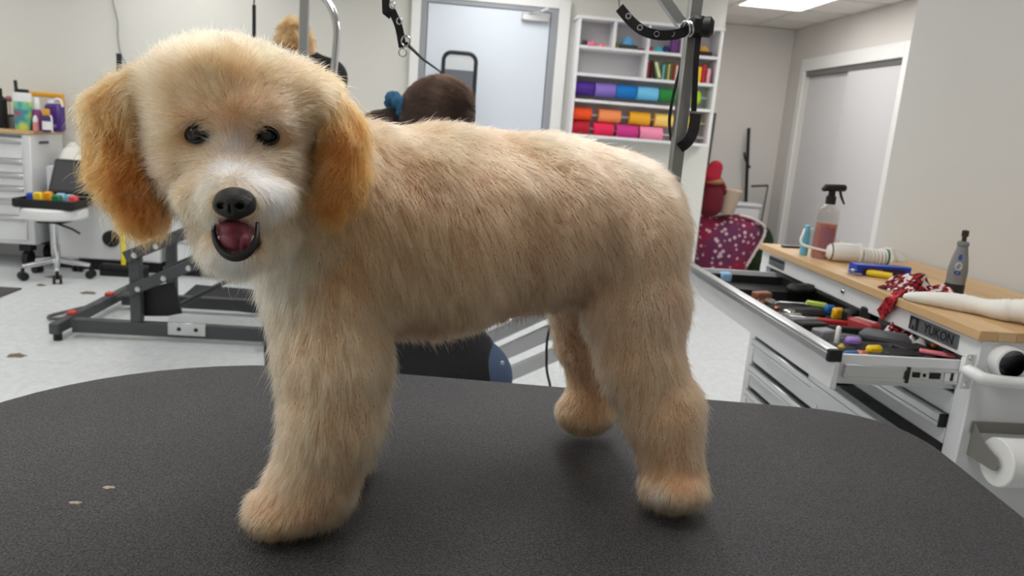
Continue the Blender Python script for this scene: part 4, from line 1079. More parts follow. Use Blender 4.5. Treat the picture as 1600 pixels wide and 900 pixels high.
solo('bandana', 'red and black plaid bandana bunched inside the open drawer', 'bandana', MB().heap(c, .06, .045, .055, seed=31, n=20, rot=.4, rough=.5), plaid_m, c)
c = dp(1215, 455); c = (c[0], c[1], DZ)
solo('tissue', 'crumpled white tissue inside the open drawer', 'tissue', MB().heap(c, .035, .03, .05, seed=5, n=14, rot=.4, rough=.4), M('white_cotton', (232, 230, 224), .9), c)
lump('brush', 'white stick-handled brush upright by the black drawer corner', 'brush', 652, 425, (.012, .012, .06), cw, 0, 0, .004)
cx_ = dp(850, 500)
for nm, zx, zy, col, sz in (('yellow', 905, 512, (244, 204, 20), (.042, .018, .02)), ('lilac', 760, 452, (160, 130, 206), (.038, .02, .02)), ('blue', 755, 512, (40, 70, 190), (.045, .018, .016)), ('magenta', 705, 525, (150, 40, 130), (.02, .016, .014)), ('orange', 825, 515, (220, 130, 90), (.03, .016, .018)), ('mustard', 685, 462, (214, 180, 70), (.018, .014, .016))):
    lump('hair_clip', '%s plastic clip in the near corner of the open drawer' % nm, 'clip', zx, zy, sz, plast('clip_' + nm, col), -.4 + zx % 3 * .3, .022 if nm in ('yellow', 'lilac') else .012, .006, 'coloured clips in the open drawer')
q = dp(930, 490); bx = MB()
bx.bb(q[0] - .06, q[0] + .06, q[1] - .045, q[1] - .0425, DZ, DZ + .03).bb(q[0] - .06, q[0] + .06, q[1] + .0425, q[1] + .045, DZ, DZ + .03).bb(q[0] + .0575, q[0] + .06, q[1] - .0425, q[1] + .0425, DZ, DZ + .03)
solo('container', 'clear plastic container edge beside the yellow clip', 'container', bx, plast('clear_tub', (214, 216, 220), .15, trans=.85), (q[0], q[1], DZ))
lump('case', 'flat black case beside the clear container', 'case', 1095, 520, (.09, .06, .03), dk, .1, 0, .004)
lump('case', 'dark grey case wedged at the near back of the open drawer', 'case', 1240, 540, (.06, .05, .028), plast('slate', (58, 58, 60)), .6, 0, .004)
lump('nail_file', 'pink nail file lying at the near back of the drawer', 'file', 1345, 545, (.075, .02, .008), plast('file_pink', (224, 120, 130)), -.5, .030, .002)
lump('bow', 'small brown bow beside the pink nail file', 'bow', 1420, 545, (.03, .02, .018), plast('bow_brown', (110, 90, 80)), .3, .024, .006)
lump('bow', 'tiny orange bow behind the pink nail file', 'bow', 1325, 495, (.02, .014, .014), plast('bow_orange', (222, 130, 50)), .3, .03, .005)
p = pZ(1122, 432, .83)
solo('sponge', 'light blue sponge at the far front corner of the open drawer', 'sponge', MB().box((max(p[0], .90), min(p[1], 2.50), DZ + .018), (.04, .03, .034), .006), plast('sponge_blue', (150, 190, 226), .8), (max(p[0], .90), min(p[1], 2.50), DZ))
rx_ = np.random.default_rng(9)
more = (('silver comb', 'comb', 300, 235, (.10, .016, .01), alu_m, .15), ('grey handled brush', 'brush', 420, 300, (.09, .03, .022), dg, .25), ('black handled brush', 'brush', 480, 340, (.08, .03, .026), dk, .1),
        ('clear blade box', 'box', 560, 395, (.05, .04, .028), cg, .3), ('steel clipper blade', 'blade', 330, 215, (.035, .03, .012), chrome_m, .4), ('brown wooden brush', 'brush', 130, 120, (.06, .03, .026), M('brush_wood', (140, 90, 66), .5), .3),
        ('copper clip', 'clip', 240, 190, (.02, .014, .012), M('copper', (190, 120, 80), .3, .8), .2), ('white jar', 'jar', 1010, 300, (.03, .03, .04), wt_m, .1), ('black spool', 'spool', 870, 290, (.045, .035, .05), dk, .5), ('dark red bow', 'bow', 770, 300, (.03, .03, .024), M('bow_red', (120, 20, 34), .8), .2),
        ('grey nail clipper', 'clipper', 720, 400, (.07, .018, .016), dg, -.4), ('orange tipped pen', 'pen', 1075, 465, (.03, .01, .01), plast('pen_orange', (220, 110, 60)), .2), ('silver tweezers', 'tweezers', 600, 400, (.08, .008, .006), chrome_m, -.3), ('black pouch flap', 'pouch', 1170, 490, (.08, .05, .02), dk, .2))
where = ('by the far tray', 'behind the drawer front', 'beside the dark combs', 'near the divided organizer', 'among the shears', 'at the far front corner', 'next to the shears', 'behind the clippers', 'behind the red packet', 'left of the red packet', 'near the white brush', 'in front of the plaid bunch', 'over the divided organizer', 'beside the flat black case')
for (nm, ct_, x, y, sz, mt, ro), wh in zip(more, where):
    lump(nm.split(' ')[-1] if ct_ != 'clipper' else 'nail_clipper', '%s in the open drawer %s' % (nm, wh), ct_, x, y, sz, mt, ro, .014, .004)
# ================================================================== WALL SHELF WITH ROLLS
SX0, SX1, SY0, SY1, SZ0, SZ1 = .897, 2.03, 5.95, YB - .001, 1.255, 2.135
shelf = thing('wall_shelf', 'white wall shelf with cubbies and rows of coloured rolls by the door', 'shelf', (1.46, SY1, SZ0))
sw = M('shelf_white', (230, 230, 232), .5)
part(shelf, 'side_panel', MB().bb(SX0, SX0 + .022, SY0, SY1, SZ0, SZ1, .002), sw)
part(shelf, 'side_panel', MB().bb(SX1 - .022, SX1, SY0, SY1, SZ0, SZ1, .002), sw)
for z, n in ((SZ1 - .022, 'top_board'), (1.922, 'shelf_board'), (1.718, 'shelf_board'), (1.522, 'shelf_board'), (SZ0, 'bottom_board')):
    part(shelf, n, MB().bb(SX0 - (.012 if n == 'top_board' else -.0225), SX1 + (.012 if n == 'top_board' else -.0225), SY0 - (.008 if n == 'top_board' else -.002), SY1, z + (.0221 if n == 'top_board' else 0), z + (.044 if n == 'top_board' else .022), .002), sw)
part(shelf, 'back_board', MB().bb(SX0 + .0225, SX1 - .0225, SY1 - .006, SY1 - .0005, SZ0 + .0225, SZ1 - .0005), M('shelf_back', (205, 203, 206), .6))
for x, z0, z1 in ((1.185, 1.9445, SZ1), (1.452, 1.9445, SZ1), (1.725, 1.9445, SZ1), (1.452, 1.7405, 1.9215)):
    part(shelf, 'divider', MB().bb(x - .011, x + .011, SY0 + .003, SY1 - .0065, z0, z1, .002), sw)
RL = ((135, 893), (127, 876), (121, 864))
def sx(zx, r): return SX0 + (zx - RL[r][0]) / (RL[r][1] - RL[r][0]) * (SX1 - SX0)
rows = ((1.628, ((150, 255, (76, 38, 140), 'deep purple'), (258, 370, (134, 112, 196), 'lavender'), (372, 480, (10, 118, 196), 'strong blue'), (482, 598, (112, 192, 232), 'light blue'), (602, 700, (40, 134, 60), 'green'), (735, 825, (160, 208, 32), 'lime green'))),
        (1.432, ((132, 245, (240, 82, 30), 'orange red'), (282, 400, (246, 150, 92), 'peach orange'), (447, 557, (240, 176, 38), 'golden yellow'), (582, 680, (246, 210, 110), 'pale yellow'), (712, 825, (240, 214, 70), 'bright yellow'))),
        (1.322, ((122, 230, (176, 12, 40), 'dark red'), (252, 357, (228, 34, 82), 'raspberry red'), (372, 487, (200, 50, 132), 'magenta'), (497, 618, (240, 142, 178), 'candy pink'), (690, 790, (240, 170, 212), 'pale pink'))))
rown = ('top', 'middle', 'bottom')
for ri, (z, rs) in enumerate(rows):
    dy_ = {0: .0, 1: .01, 2: -.012}[ri]
    rodz = MB()
    part(shelf, 'rod', MB().cyl((SX0 + .0225, 6.03 + dy_, z), (SX1 - .0225, 6.03 + dy_, z), .007, n=10), M('rod_grey', (198, 198, 200), .4))
    for a, b, c, nm in rs:
        xa, xb = max(sx(a, ri), SX0 + .024), min(sx(b, ri) - .004, SX1 - .03)
        t = thing('vet_wrap_roll', '%s roll in the %s row of the white wall shelf' % (nm, rown[ri]), 'roll', (xa, 6.03 + dy_, z), 'coloured rolls on the wall shelf')
        R_ = .0525
        part(t, 'wrap', MB().lathe([(.016, 0), (R_ - .001, 0), (R_, .002), (R_, xb - xa - .002), (R_ - .001, xb - xa), (.016, xb - xa)], (xa, 6.03 + dy_, z), (1, 0, 0), 26), M('wrap_' + nm.replace(' ', '_'), c, .75))
        part(t, 'core', MB().lathe([(.0075, .001), (.0158, .001), (.0158, xb - xa - .001), (.0075, xb - xa - .001)], (xa, 6.03 + dy_, z), (1, 0, 0), 16), trim_m)
# cubby contents
def cub(name, label, cat, x, z, s, c, kind='e', y=6.0):
    mb = MB()
    if kind == 'e': mb.heap((x, y, z), s[0] / 2, s[1] / 2, s[2], seed=int(x * 1000) % 97, n=12, rough=.3)
    else: mb.box((x, y, z + s[2] / 2), s, min(s) * .2)
    return solo(name, label, cat, mb, M('cub_%d_%d_%d' % c, c, .7), (x, y, z))
C1 = 1.9445; C2 = 1.7405
cub('bow', 'dark hair bow at the left end of the first cubby', 'bow', .97, C1, (.07, .06, .05), (70, 60, 64))
cub('bow', 'pink hair bow in the first cubby of the shelf', 'bow', 1.01, C1, (.08, .06, .035), (232, 120, 150), y=5.975)
cub('bow', 'flat coral pink bow beside the first cubby divider', 'bow', 1.10, C1, (.08, .05, .025), (236, 120, 140))
cub('bow', 'puffy sky blue bow in the second cubby', 'bow', 1.30, C1 + .032, (.10, .08, .06), (90, 160, 210))
cub('bandana_stack', 'dark folded pile under the puffy sky blue bow', 'bandana', 1.30, C1, (.15, .09, .032), (60, 58, 52), 'b')
cub('bow', 'olive bow at the left of the second cubby', 'bow', 1.215, C1, (.035, .06, .05), (140, 140, 90))
cub('bow', 'dusky red bow at the right of the second cubby', 'bow', 1.405, C1, (.06, .05, .02), (150, 60, 80))
cub('bow', 'turquoise bow in the third cubby', 'bow', 1.545, C1, (.07, .06, .045), (70, 180, 196))
cub('bow', 'navy bow beside the turquoise bow', 'bow', 1.605, C1, (.06, .06, .05), (40, 52, 110))
cub('bow', 'red bow at the left of the third cubby', 'bow', 1.485, C1, (.04, .05, .04), (170, 60, 66))
cub('gift_bag', 'purple patterned bag upright in the third cubby', 'bag', 1.668, C1, (.065, .05, .12), (104, 56, 118), 'b')
cub('hat', 'black and gold small hat in the last cubby', 'hat', 1.90, C1, (.13, .10, .032), (30, 26, 26), 'b')
cub('ornament', 'gold domed ornament on the black hat in the last cubby', 'ornament', 1.90, C1 + .032, (.10, .08, .04), (206, 150, 60))
bk = [(1.475, (128, 40, 42), 'maroon', .03), (1.505, (60, 30, 34), 'dark brown', .016), (1.60, (120, 170, 170), 'teal', .018), (1.622, (70, 110, 70), 'green', .016), (1.642, (214, 190, 130), 'sand', .014), (1.662, (90, 90, 50), 'olive', .018), (1.684, (150, 60, 40), 'rust', .016), (1.704, (220, 214, 204), 'white', .014), (1.722, (160, 100, 60), 'brown', .016),
      (1.744, (60, 80, 130), 'navy blue', .02), (1.77, (230, 140, 50), 'orange', .022), (1.80, (200, 70, 50), 'brick red', .02), (1.83, (90, 50, 90), 'plum', .018), (1.858, (236, 120, 30), 'bright orange', .024), (1.888, (244, 196, 50), 'yellow', .026), (1.922, (176, 40, 50), 'crimson', .03), (1.962, (236, 170, 180), 'pale pink', .028)]
for x, c, nm, wd in bk:
    h = .11 + .03 * ((x * 77) % 1)
    solo('bandana', 'upright %s folded bandana in the second row of the wall shelf' % nm, 'bandana', MB().box((x, 6.03, C2 + h / 2), (wd, .12, h), .004), M('bk_%d_%d_%d' % c, c, .8), (x, 6.03, C2), 'upright folded bandanas on the wall shelf')
T_ = Matrix.Translation((1.553, 6.02, C2 + .068)) @ Matrix.Rotation(math.radians(-20), 4, 'Y')
solo('bandana', 'pale yellow green bandana leaning among the upright ones', 'bandana', MB().box((0, 0, 0), (.022, .12, .125), .004, T_), M('lean_green', (206, 216, 160), .8), (1.553, 6.02, C2))

# ================================================================== LEFT TOOL CHEST AND WHAT STANDS ON IT
LY0, LX1 = 5.68, -2.995
ch = thing('tool_chest', 'white tool chest with wooden top and metal drawer pulls at the left wall', 'tool chest', (-3.58, 5.9, 0))
LX0, LT = -4.17, 1.0
for i in range(8):
    a = LY0 - .01 + .47 * i / 8
    part(ch, 'wood_strip', MB().bb(LX0, LX1 + .006, a, a + .0583, LT - .025, LT, .001), woods[i % 3])
part(ch, 'body', MB().bb(LX0, LX1, LY0, YB - .01, .18, LT - .0255, .004), white_m)
part(ch, 'badge', MB().bb(-3.5, -3.05, LY0 - .004, LY0 - .0005, .945, .968), plate_m, 'dark grey name plate')
part(ch, 'side_slot', MB().bb(LX1, LX1 + .003, 5.80, 5.93, .905, .925), grey_m)
for z0, z1 in ((.80, .935), (.70, .79), (.605, .69), (.51, .595), (.395, .50), (.21, .385)):
    d = part(ch, 'drawer', MB().bb(LX0 + .04, LX1 - .05, LY0 - .014, LY0 - .0005, z0, z1, .003), white_m)
    part(d, 'handle', MB().bb(LX0 + .04, LX1 - .05, LY0 - .032, LY0 - .0145, z1 - .028, z1, .004), alu_m, 'metal pull strip')
for x in (LX0 + .1, LX1 - .1):
    for y in (LY0 + .08, YB - .09):
        part(ch, 'caster', MB().cyl((x - .02, y, .06), (x + .02, y, .06), .06).bb(x - .04, x + .04, y - .04, y + .04, .122, .1795), dark_m)
def bx_(px, dy=.0): q = pY(px, 197, 5.83 + dy); return (float(q[0]), 5.83 + dy, LT)
def bottle(name, label, cat, px, prof, mat, dy=0, capm=None, cap=None, cat2=None):
    b = bx_(px, dy); t = thing(name, label, cat, b)
    part(t, 'body', MB().lathe(prof, b, n=20), mat)
    if cap: part(t, 'cap', MB().lathe(cap, b, n=16), capm)
    return t, b
t, b = bottle('bottle', 'black bottle at the far left of the tool chest top', 'bottle', 3, [(.001, 0), (.04, 0), (.042, .01), (.042, .2), (.015, .23), (.001, .231)], dark_m, -.02, dark_m, [(.016, .23), (.016, .28), (.001, .281)])
t, b = bottle('jar', 'grey jar holding a small pink flower beside the tumbler', 'jar', 17, [(.001, 0), (.034, 0), (.036, .005), (.036, .09), (.032, .10), (.001, .1)], M('grey_glass', (150, 152, 156), .3), .06)
part(t, 'dark_band', MB().lathe([(.0362, .085), (.037, .085), (.037, .097), (.0362, .097)], b, n=20), dark_m)
part(t, 'flower', MB().ell((b[0], b[1], LT + .21), (.03, .025, .022), 10).cyl((b[0], b[1], LT + .09), (b[0], b[1], LT + .2), .004, n=6), M('dusty_pink', (170, 120, 120), .8))
tm = M('tumbler_print', (120, 190, 160), .35)
N, L, B = nodes_of(tm); tc = N.new('ShaderNodeTexCoord'); no = N.new('ShaderNodeTexNoise'); no.inputs['Scale'].default_value = 11; no.inputs['Detail'].default_value = 1
rp = N.new('ShaderNodeValToRGB'); rp.color_ramp.interpolation = 'EASE'
for i, (ps, c) in enumerate(((.30, (170, 90, 110)), (.42, (70, 150, 170)), (.52, (120, 200, 160)), (.62, (206, 222, 110)))):
    e_ = rp.color_ramp.elements[i] if i < 2 else rp.color_ramp.elements.new(ps); e_.position = ps; e_.color = rgb(c)
L.new(tc.outputs['Object'], no.inputs['Vector']); L.new(no.outputs['Fac'], rp.inputs['Fac']); L.new(rp.outputs['Color'], B.inputs['Base Color'])
t, b = bottle('tumbler', 'tall colourful tumbler with black straw lid on the tool chest', 'tumbler', 37, [(.001, 0), (.050, 0), (.054, .006), (.060, .225), (.001, .226)], tm, -.06)
part(t, 'rim', MB().lathe([(.0602, .2), (.062, .226), (.058, .262), (.001, .264)], b, n=24), wt_m)
part(t, 'lid', MB().lathe([(.045, .262), (.045, .285), (.001, .287)], b, n=20).bar((b[0] - .036, b[1], LT + .28), (b[0] - .040, b[1], LT + .345), .02, .018, up=(0, 1, 0), bev=.004), dark_m)
t, b = bottle('bottle', 'tiny pink bottle with white cap beside the tumbler', 'bottle', 56, [(.001, 0), (.018, 0), (.019, .004), (.019, .06), (.001, .062)], M('salmon', (226, 150, 140), .4), -.08, wt_m, [(.0165, .062), (.018, .085), (.008, .11), (.001, .111)])
t, b = bottle('bottle', 'purple bottle with white pump cap between tumbler and jug', 'bottle', 59, [(.001, 0), (.03, 0), (.032, .006), (.032, .12), (.024, .15), (.001, .152)], M('plum_plastic', (136, 64, 130), .4), -.02, wt_m, [(.022, .152), (.024, .165), (.02, .215), (.016, .235), (.001, .237)])
t, b = bottle('bottle', 'small navy and white bottle with yellow cap in front of the jug', 'bottle', 73, [(.001, 0), (.026, 0), (.028, .005), (.028, .10), (.022, .115), (.001, .116)], M('navy_plastic', (50, 40, 96), .4), -.09, M('amber_plastic', (226, 164, 50), .4), [(.02, .116), (.024, .12), (.024, .16), (.001, .163)])
part(t, 'label_patch', MB().lathe([(.0282, .015), (.0286, .015), (.0286, .075), (.0282, .075)], b, n=20), wt_m)
t, b = bottle('bottle', 'slim white bottle between the navy bottle and the jug', 'bottle', 79, [(.001, 0), (.014, 0), (.015, .004), (.015, .10), (.008, .12), (.001, .121)], wt_m, -.07)
b = bx_(87, .02)
t = thing('jug', 'large deep purple jug with white cap on the tool chest', 'jug', b)
part(t, 'body', MB().bb(b[0] - .055, b[0] + .055, b[1] - .05, b[1] + .05, LT, LT + .20, .018), M('deep_purple', (70, 40, 120), .4))
part(t, 'handle', MB().tube(smooth_path([(b[0] - .01, b[1], LT + .195), (b[0] + .01, b[1], LT + .235), (b[0] + .045, b[1], LT + .225), (b[0] + .052, b[1], LT + .18)], 10), .009, 8), wt_m)
part(t, 'cap', MB().lathe([(.018, .2), (.018, .225), (.001, .226)], (b[0] - .03, b[1], LT), n=16), wt_m)
part(t, 'printed_mark', MB().bb(b[0] - .03, b[0] + .03, b[1] - .0512, b[1] - .0502, LT + .035, LT + .055), M('pale_print', (150, 130, 180), .5))
b = bx_(70, .2)
yl = thing('caddy', 'yellow open frame caddy standing behind the bottles', 'caddy', b)
ym = M('amber_plastic', (226, 164, 50), .4)
part(yl, 'top_bar', MB().bb(b[0] - .12, b[0] + .14, b[1] - .02, b[1] + .03, LT + .24, LT + .275, .008), ym)
for x in (-.112, .132): part(yl, 'upright', MB().bb(b[0] + x - .008, b[0] + x + .008, b[1] - .02, b[1] + .03, LT, LT + .2395, .004), ym)

# ================================================================== WHITE CABINET, STOOL, BROOM
wb = thing('low_cabinet', 'low white cabinet with round black knob behind the rolling stool', 'cabinet', (-2.53, 5.93, 0))
part(wb, 'body', MB().bb(-2.93, -2.13, 5.74, YB - .015, .085, .76, .012), white_m)
kx = pY(174, 373, 5.74)
part(wb, 'knob', MB().lathe([(.062, 0), (.062, .012), (.05, .03), (.02, .034), (.001, .034)], (kx[0], 5.74, kx[2]), (0, -1, 0), 22), dark_m)
part(wb, 'plinth', MB().bb(-2.91, -2.15, 5.78, YB - .02, 0, .0845), dark_m)
c = (-2.76, 5.93, .76)
solo('towel', 'crumpled white towel on the low white cabinet', 'towel', MB().heap((-2.76, 5.93, .76), .19, .14, .19, seed=44, n=20, rough=.3), M('white_cotton', (232, 230, 224), .9), c)
def stool_base(t, c, seat_z, r, nm):
    part(t, 'gas_column', MB().cyl((c[0], c[1], .12), (c[0], c[1], seat_z - .03), .018).cyl((c[0], c[1], .11), (c[0], c[1], .24), .026), chrome_m)
    part(t, 'seat_plate', MB().bb(c[0] - .08, c[0] + .08, c[1] - .08, c[1] + .08, seat_z - .03, seat_z - .0005), dark_m)
    part(t, 'lever', MB().tube([(c[0] + .03, c[1] - .03, seat_z - .035), (c[0] + .14, c[1] - .06, seat_z - .06), (c[0] + .2, c[1] - .08, seat_z - .085)], .008, 8), dark_m)
    for i in range(5):
        a = -PI / 2 + .45 + 2 * PI * i / 5; e = Vector((c[0] + r * math.cos(a), c[1] + r * math.sin(a), .095))
        g = part(t, 'base_arm', MB().tube([(c[0], c[1], .13), (Vector((c[0], c[1], .125)) + e) / 2, e], [.024, .02, .015], 10), chrome_m)
        k = MB(); tx, ty = -math.sin(a) * .022, math.cos(a) * .022
        for s_ in (-1, 1): k.cyl((e.x + tx * s_ * .5, e.y + ty * s_ * .5, .03), (e.x + tx * s_ * 1.3, e.y + ty * s_ * 1.3, .03), .03, n=16)
        k.cyl((e.x, e.y, .03), (e.x, e.y, .085), .011, n=10)
        part(t, 'caster', k, dark_m)
SC = (-2.742, 5.46)
rs = thing('rolling_stool', 'white round rolling stool with chrome five-star base', 'stool', (SC[0], SC[1], 0))
stool_base(rs, SC, .425, .215, 's')
part(rs, 'seat', MB().lathe([(.001, .425), (.19, .425), (.205, .435), (.208, .46), (.205, .492), (.19, .503), (.001, .505)], (SC[0], SC[1], 0), n=36), M('white_vinyl', (228, 228, 228), .4))
case = thing('tool_case', 'open black clipper case lying on the white rolling stool', 'case', (SC[0], SC[1], .505))
part(case, 'tray', MB().bb(SC[0] - .19, SC[0] + .19, SC[1] - .15, SC[1] + .13, .5055, .512, .002).bb(SC[0] - .20, SC[0] + .20, SC[1] - .15, SC[1] - .14, .512, .565, .003).bb(SC[0] - .20, SC[0] + .20, SC[1] + .12, SC[1] + .13, .512, .565, .003).bb(SC[0] - .20, SC[0] - .19, SC[1] - .14, SC[1] + .12, .512, .565, .003).bb(SC[0] + .19, SC[0] + .20, SC[1] - .14, SC[1] + .12, .512, .565, .003), dark_m)
T_ = Matrix.Translation((SC[0] + .06, SC[1] + .19, .695)) @ Matrix.Rotation(math.radians(-28), 4, 'X')
part(case, 'lid', MB().box((0, 0, 0), (.32, .04, .27), .012, T_), M('case_black', (36, 36, 38), .45))
part(case, 'lid_foam', MB().box((0, -.0215, 0), (.27, .004, .22), .0015, T_), M('case_foam', (62, 63, 66), .7))
for dx, c, nm, dy in ((-.145, (40, 80, 180), 'blue', 0), (-.085, (240, 200, 40), 'yellow', -.03), (-.045, (236, 160, 30), 'orange', .02), (.02, (160, 190, 220), 'pale blue', .06), (.045, (20, 120, 70), 'green', -.05), (.10, (120, 200, 220), 'turquoise', .02), (.145, (226, 84, 84), 'coral red', -.03)):
    solo('clipper_comb', '%s clipper comb in the black case on the rolling stool' % nm, 'comb', MB().box((SC[0] + dx, SC[1] + dy, .558), (.058, .05, .09 if nm in ('yellow', 'orange') else .07), .01), M('comb_' + nm.replace(' ', '_'), c, .4), (SC[0] + dx, SC[1] + dy, .513), 'coloured clipper combs in the black case')
b0 = pY(193, 412, 5.62); b1 = pY(186, 84, 5.72)
bm = thing('broom', 'yellow-handled broom with black head in front of the white cabinet', 'broom', (b0[0], b0[1], 0))
bm0 = Vector((b0[0], b0[1], .07)); bm1 = Vector(b1); g_ = bm0.lerp(bm1, .905)
part(bm, 'handle', MB().cyl(bm0, g_, .0165, n=12), M('broom_yellow', (240, 222, 40), .4))
part(bm, 'grip', MB().cyl(g_, bm1, .0185, n=12), dark_m)
part(bm, 'head', MB().bb(b0[0] - .16, b0[0] + .17, b0[1] - .04, b0[1] + .04, .045, .085, .01), dark_m)
part(bm, 'bristles', MB().bb(b0[0] - .155, b0[0] + .165, b0[1] - .035, b0[1] + .035, .0, .0445), M('bristle_black', (30, 30, 30), .9), kind='stuff')
solo('cord', 'thin grey cord hanging down the wall to the yellow broom handle', 'cord', MB().tube(smooth_path([pY(170, -40, 6.12), pY(176, 0, 6.12), pY(184, 35, 6.12), pY(184, 55, 6.12), pY(188, 82, 6.12), pY(196, 100, 6.12), pY(199, 130, 6.12)], 20), .006, 6), M('cord_grey', (150, 152, 152), .6), pY(199, 130, 6.12))
# second chest partly hidden behind the dog
X2 = -2.07
c2_ = thing('tool_chest', 'white drawer chest behind the dark lift frame beneath the golden ear', 'tool chest', (-1.5, 5.92, 0))
part(c2_, 'body', MB().bb(X2, -.92, 5.70, YB - .015, .10, .90, .004), white_m)
part(c2_, 'plinth', MB().bb(X2 + .02, -.94, 5.75, YB - .02, 0, .0995), dark_m)
part(c2_, 'top', MB().bb(X2 - .01, -.91, 5.69, YB - .014, .9005, .925, .002), woods[1])
for z0, z1 in ((.73, .87), (.60, .72), (.47, .59), (.30, .46), (.12, .29)):
    d = part(c2_, 'drawer', MB().bb(X2 + .03, -.95, 5.686, 5.6995, z0, z1, .003), white_m)
    part(d, 'handle', MB().bb(X2 + .03, -.95, 5.668, 5.6855, z1 - .028, z1, .004), alu_m, 'metal pull strip')

# ================================================================== DARK LIFT TABLE
FY = 4.10
lt = thing('lift_table', 'dark grey lift grooming table with slanted arms on the floor behind', 'table', (-1.5, 4.4, 0))
part(lt, 'rail', MB().bar((-1.99, FY, .065), (-.96, FY, .065), .05, .075, bev=.004), grey_m)
part(lt, 'rail', MB().bar((-1.99, 4.72, .065), (-.96, 4.72, .065), .05, .075, bev=.004), grey_m)
for x, a, b in ((-2.035, 3.98, 5.06), (-.935, 3.98, 4.80)):
    cb_ = part(lt, 'cross_bar', MB().bar((x, a, .07), (x, b, .07), .05, .06, up=(0, 0, 1), bev=.004), grey_m)
    part(cb_, 'foot', MB().cyl((x, a + .04, 0), (x, a + .04, .0395), .022), dark_m)
    part(cb_, 'foot', MB().cyl((x, b - .04, 0), (x, b - .04, .0395), .022), dark_m)
rc = M('red_cap', (206, 76, 70), .5)
for y in (4.16, 4.62): part(lt, 'red_cap', MB().bb(-2.055, -2.015, y, y + .05, .1005, .118, .003), rc)
uz = pY(212, 396, FY)[2]
for y in (FY, 4.62):
    ux_ = pY(213, 440, FY)[0]
    part(lt, 'upright', MB().bb(ux_ - .028, ux_ + .028, y - .025, y + .025, .1035, uz, .003), grey_m)
    u0_ = pY(200, 400, FY); u1_ = pY(297, 361, FY); l0_ = pY(206, 452, FY); l1_ = pY(323, 404, FY)
    for p0, p1, k_ in ((u0_, u1_, 2.5), (l0_, l1_, 2.1)):
        p0 = np.array(p0); p1 = np.array(p1); d = p1 - p0; e = p0 + d * k_
        a_ = part(lt, 'lift_arm', MB().bar((p0[0], y - .04, p0[2]), (e[0], y - .04, e[2]), .016, .062, bev=.004), grey_m)
        for f_ in ((.1, .45) if k_ > 2.3 else (.08, .42, .75)):
            q = p0 + d * f_ * (1 if k_ > 2.3 else 1)
            part(a_, 'bolt', MB().lathe([(.016, 0), (.014, .008), (.001, .012)], (q[0] + .02, y - .048, q[2]), (0, -1, 0), 10), alu_m)
gp = [pY(*q, FY + .05) for q in ((224, 450), (240, 448), (271, 440), (283, 490), (262, 494), (224, 494))]
part(lt, 'gusset', MB().prism([(q[0], q[2]) for q in gp], .02, Matrix(((1, 0, 0, 0), (0, 0, 1, FY + .05), (0, 1, 0, 0), (0, 0, 0, 1)))), dark_m, smooth=0)
s0 = pY(262, 500, FY - .03); s1_ = pY(321, 506, FY - .03)
pb = part(lt, 'bracket', MB().bb(s0[0], s1_[0], FY - .034, FY - .0255, .045, .115, .002), alu_m, 'bare metal bracket')
for x in (.3, .75):
    part(pb, 'bolt', MB().lathe([(.012, 0), (.010, .006), (.001, .008)], (s0[0] + (s1_[0] - s0[0]) * x, FY - .034, .08), (0, -1, 0), 10), dark_m)
part(lt, 'actuator', MB().cyl((-1.55, 4.36, .12), (-1.05, 4.36, .42), .014), grey_m)
part(lt, 'hose', MB().tube(smooth_path([(-1.72, 4.5, .11), (-1.95, 4.66, .10), (-2.15, 4.62, .03), (-2.28, 4.42, .012), (-2.16, 4.34, .03), (-1.98, 4.42, .112)], 24), .009, 8), M('hose_grey', (84, 84, 86), .5))
part(lt, 'tabletop', MB().bb(-1.72, -.62, 3.98, 4.72, .90, .93, .012), mat_top)
fm0 = [pZ(*q, 0) for q in ((272, 476), (306, 447), (440, 458), (424, 492))]
solo('floor_mat', 'flat black mat on the floor behind the dark lift frame', 'mat', MB().prism([(q[0], q[1]) for q in fm0][::-1], .012), M('mat_black', (38, 39, 42), .7), (-1.2, 5.0, 0))
q = pZ(34, 452, 0); q2 = pZ(30, 470, 0)
solo('floor_mat', 'dark floor mat corner at the left below the tool chest', 'mat', MB().prism([(q[0], q[1]), (q[0] - .9, q[1] + .0), (q[0] - 1.0, q2[1] - .22), (q2[0] - .14, q2[1] - .12)], .010), M('mat_grey', (78, 76, 74), .85), (q[0] - .5, q[1], 0))
for i, (x, y, s_, d_) in enumerate(((80, 433, .03, 'under the rolling stool'), (138, 458, .035, 'near the dark lift frame'), (26, 556, .03, 'on the pale floor left of the black table'), (64, 446, .02, 'beside the dark mat corner'))):
    c = pZ(x, y, 0)
    solo('fur_clump', 'small brown clump of fur ' + d_, 'fur clump', MB().heap(c, s_ * 1.4, s_, .012, seed=i + 60, n=8, edge=.001), M('brown_fur', (120, 104, 90), .95), c)

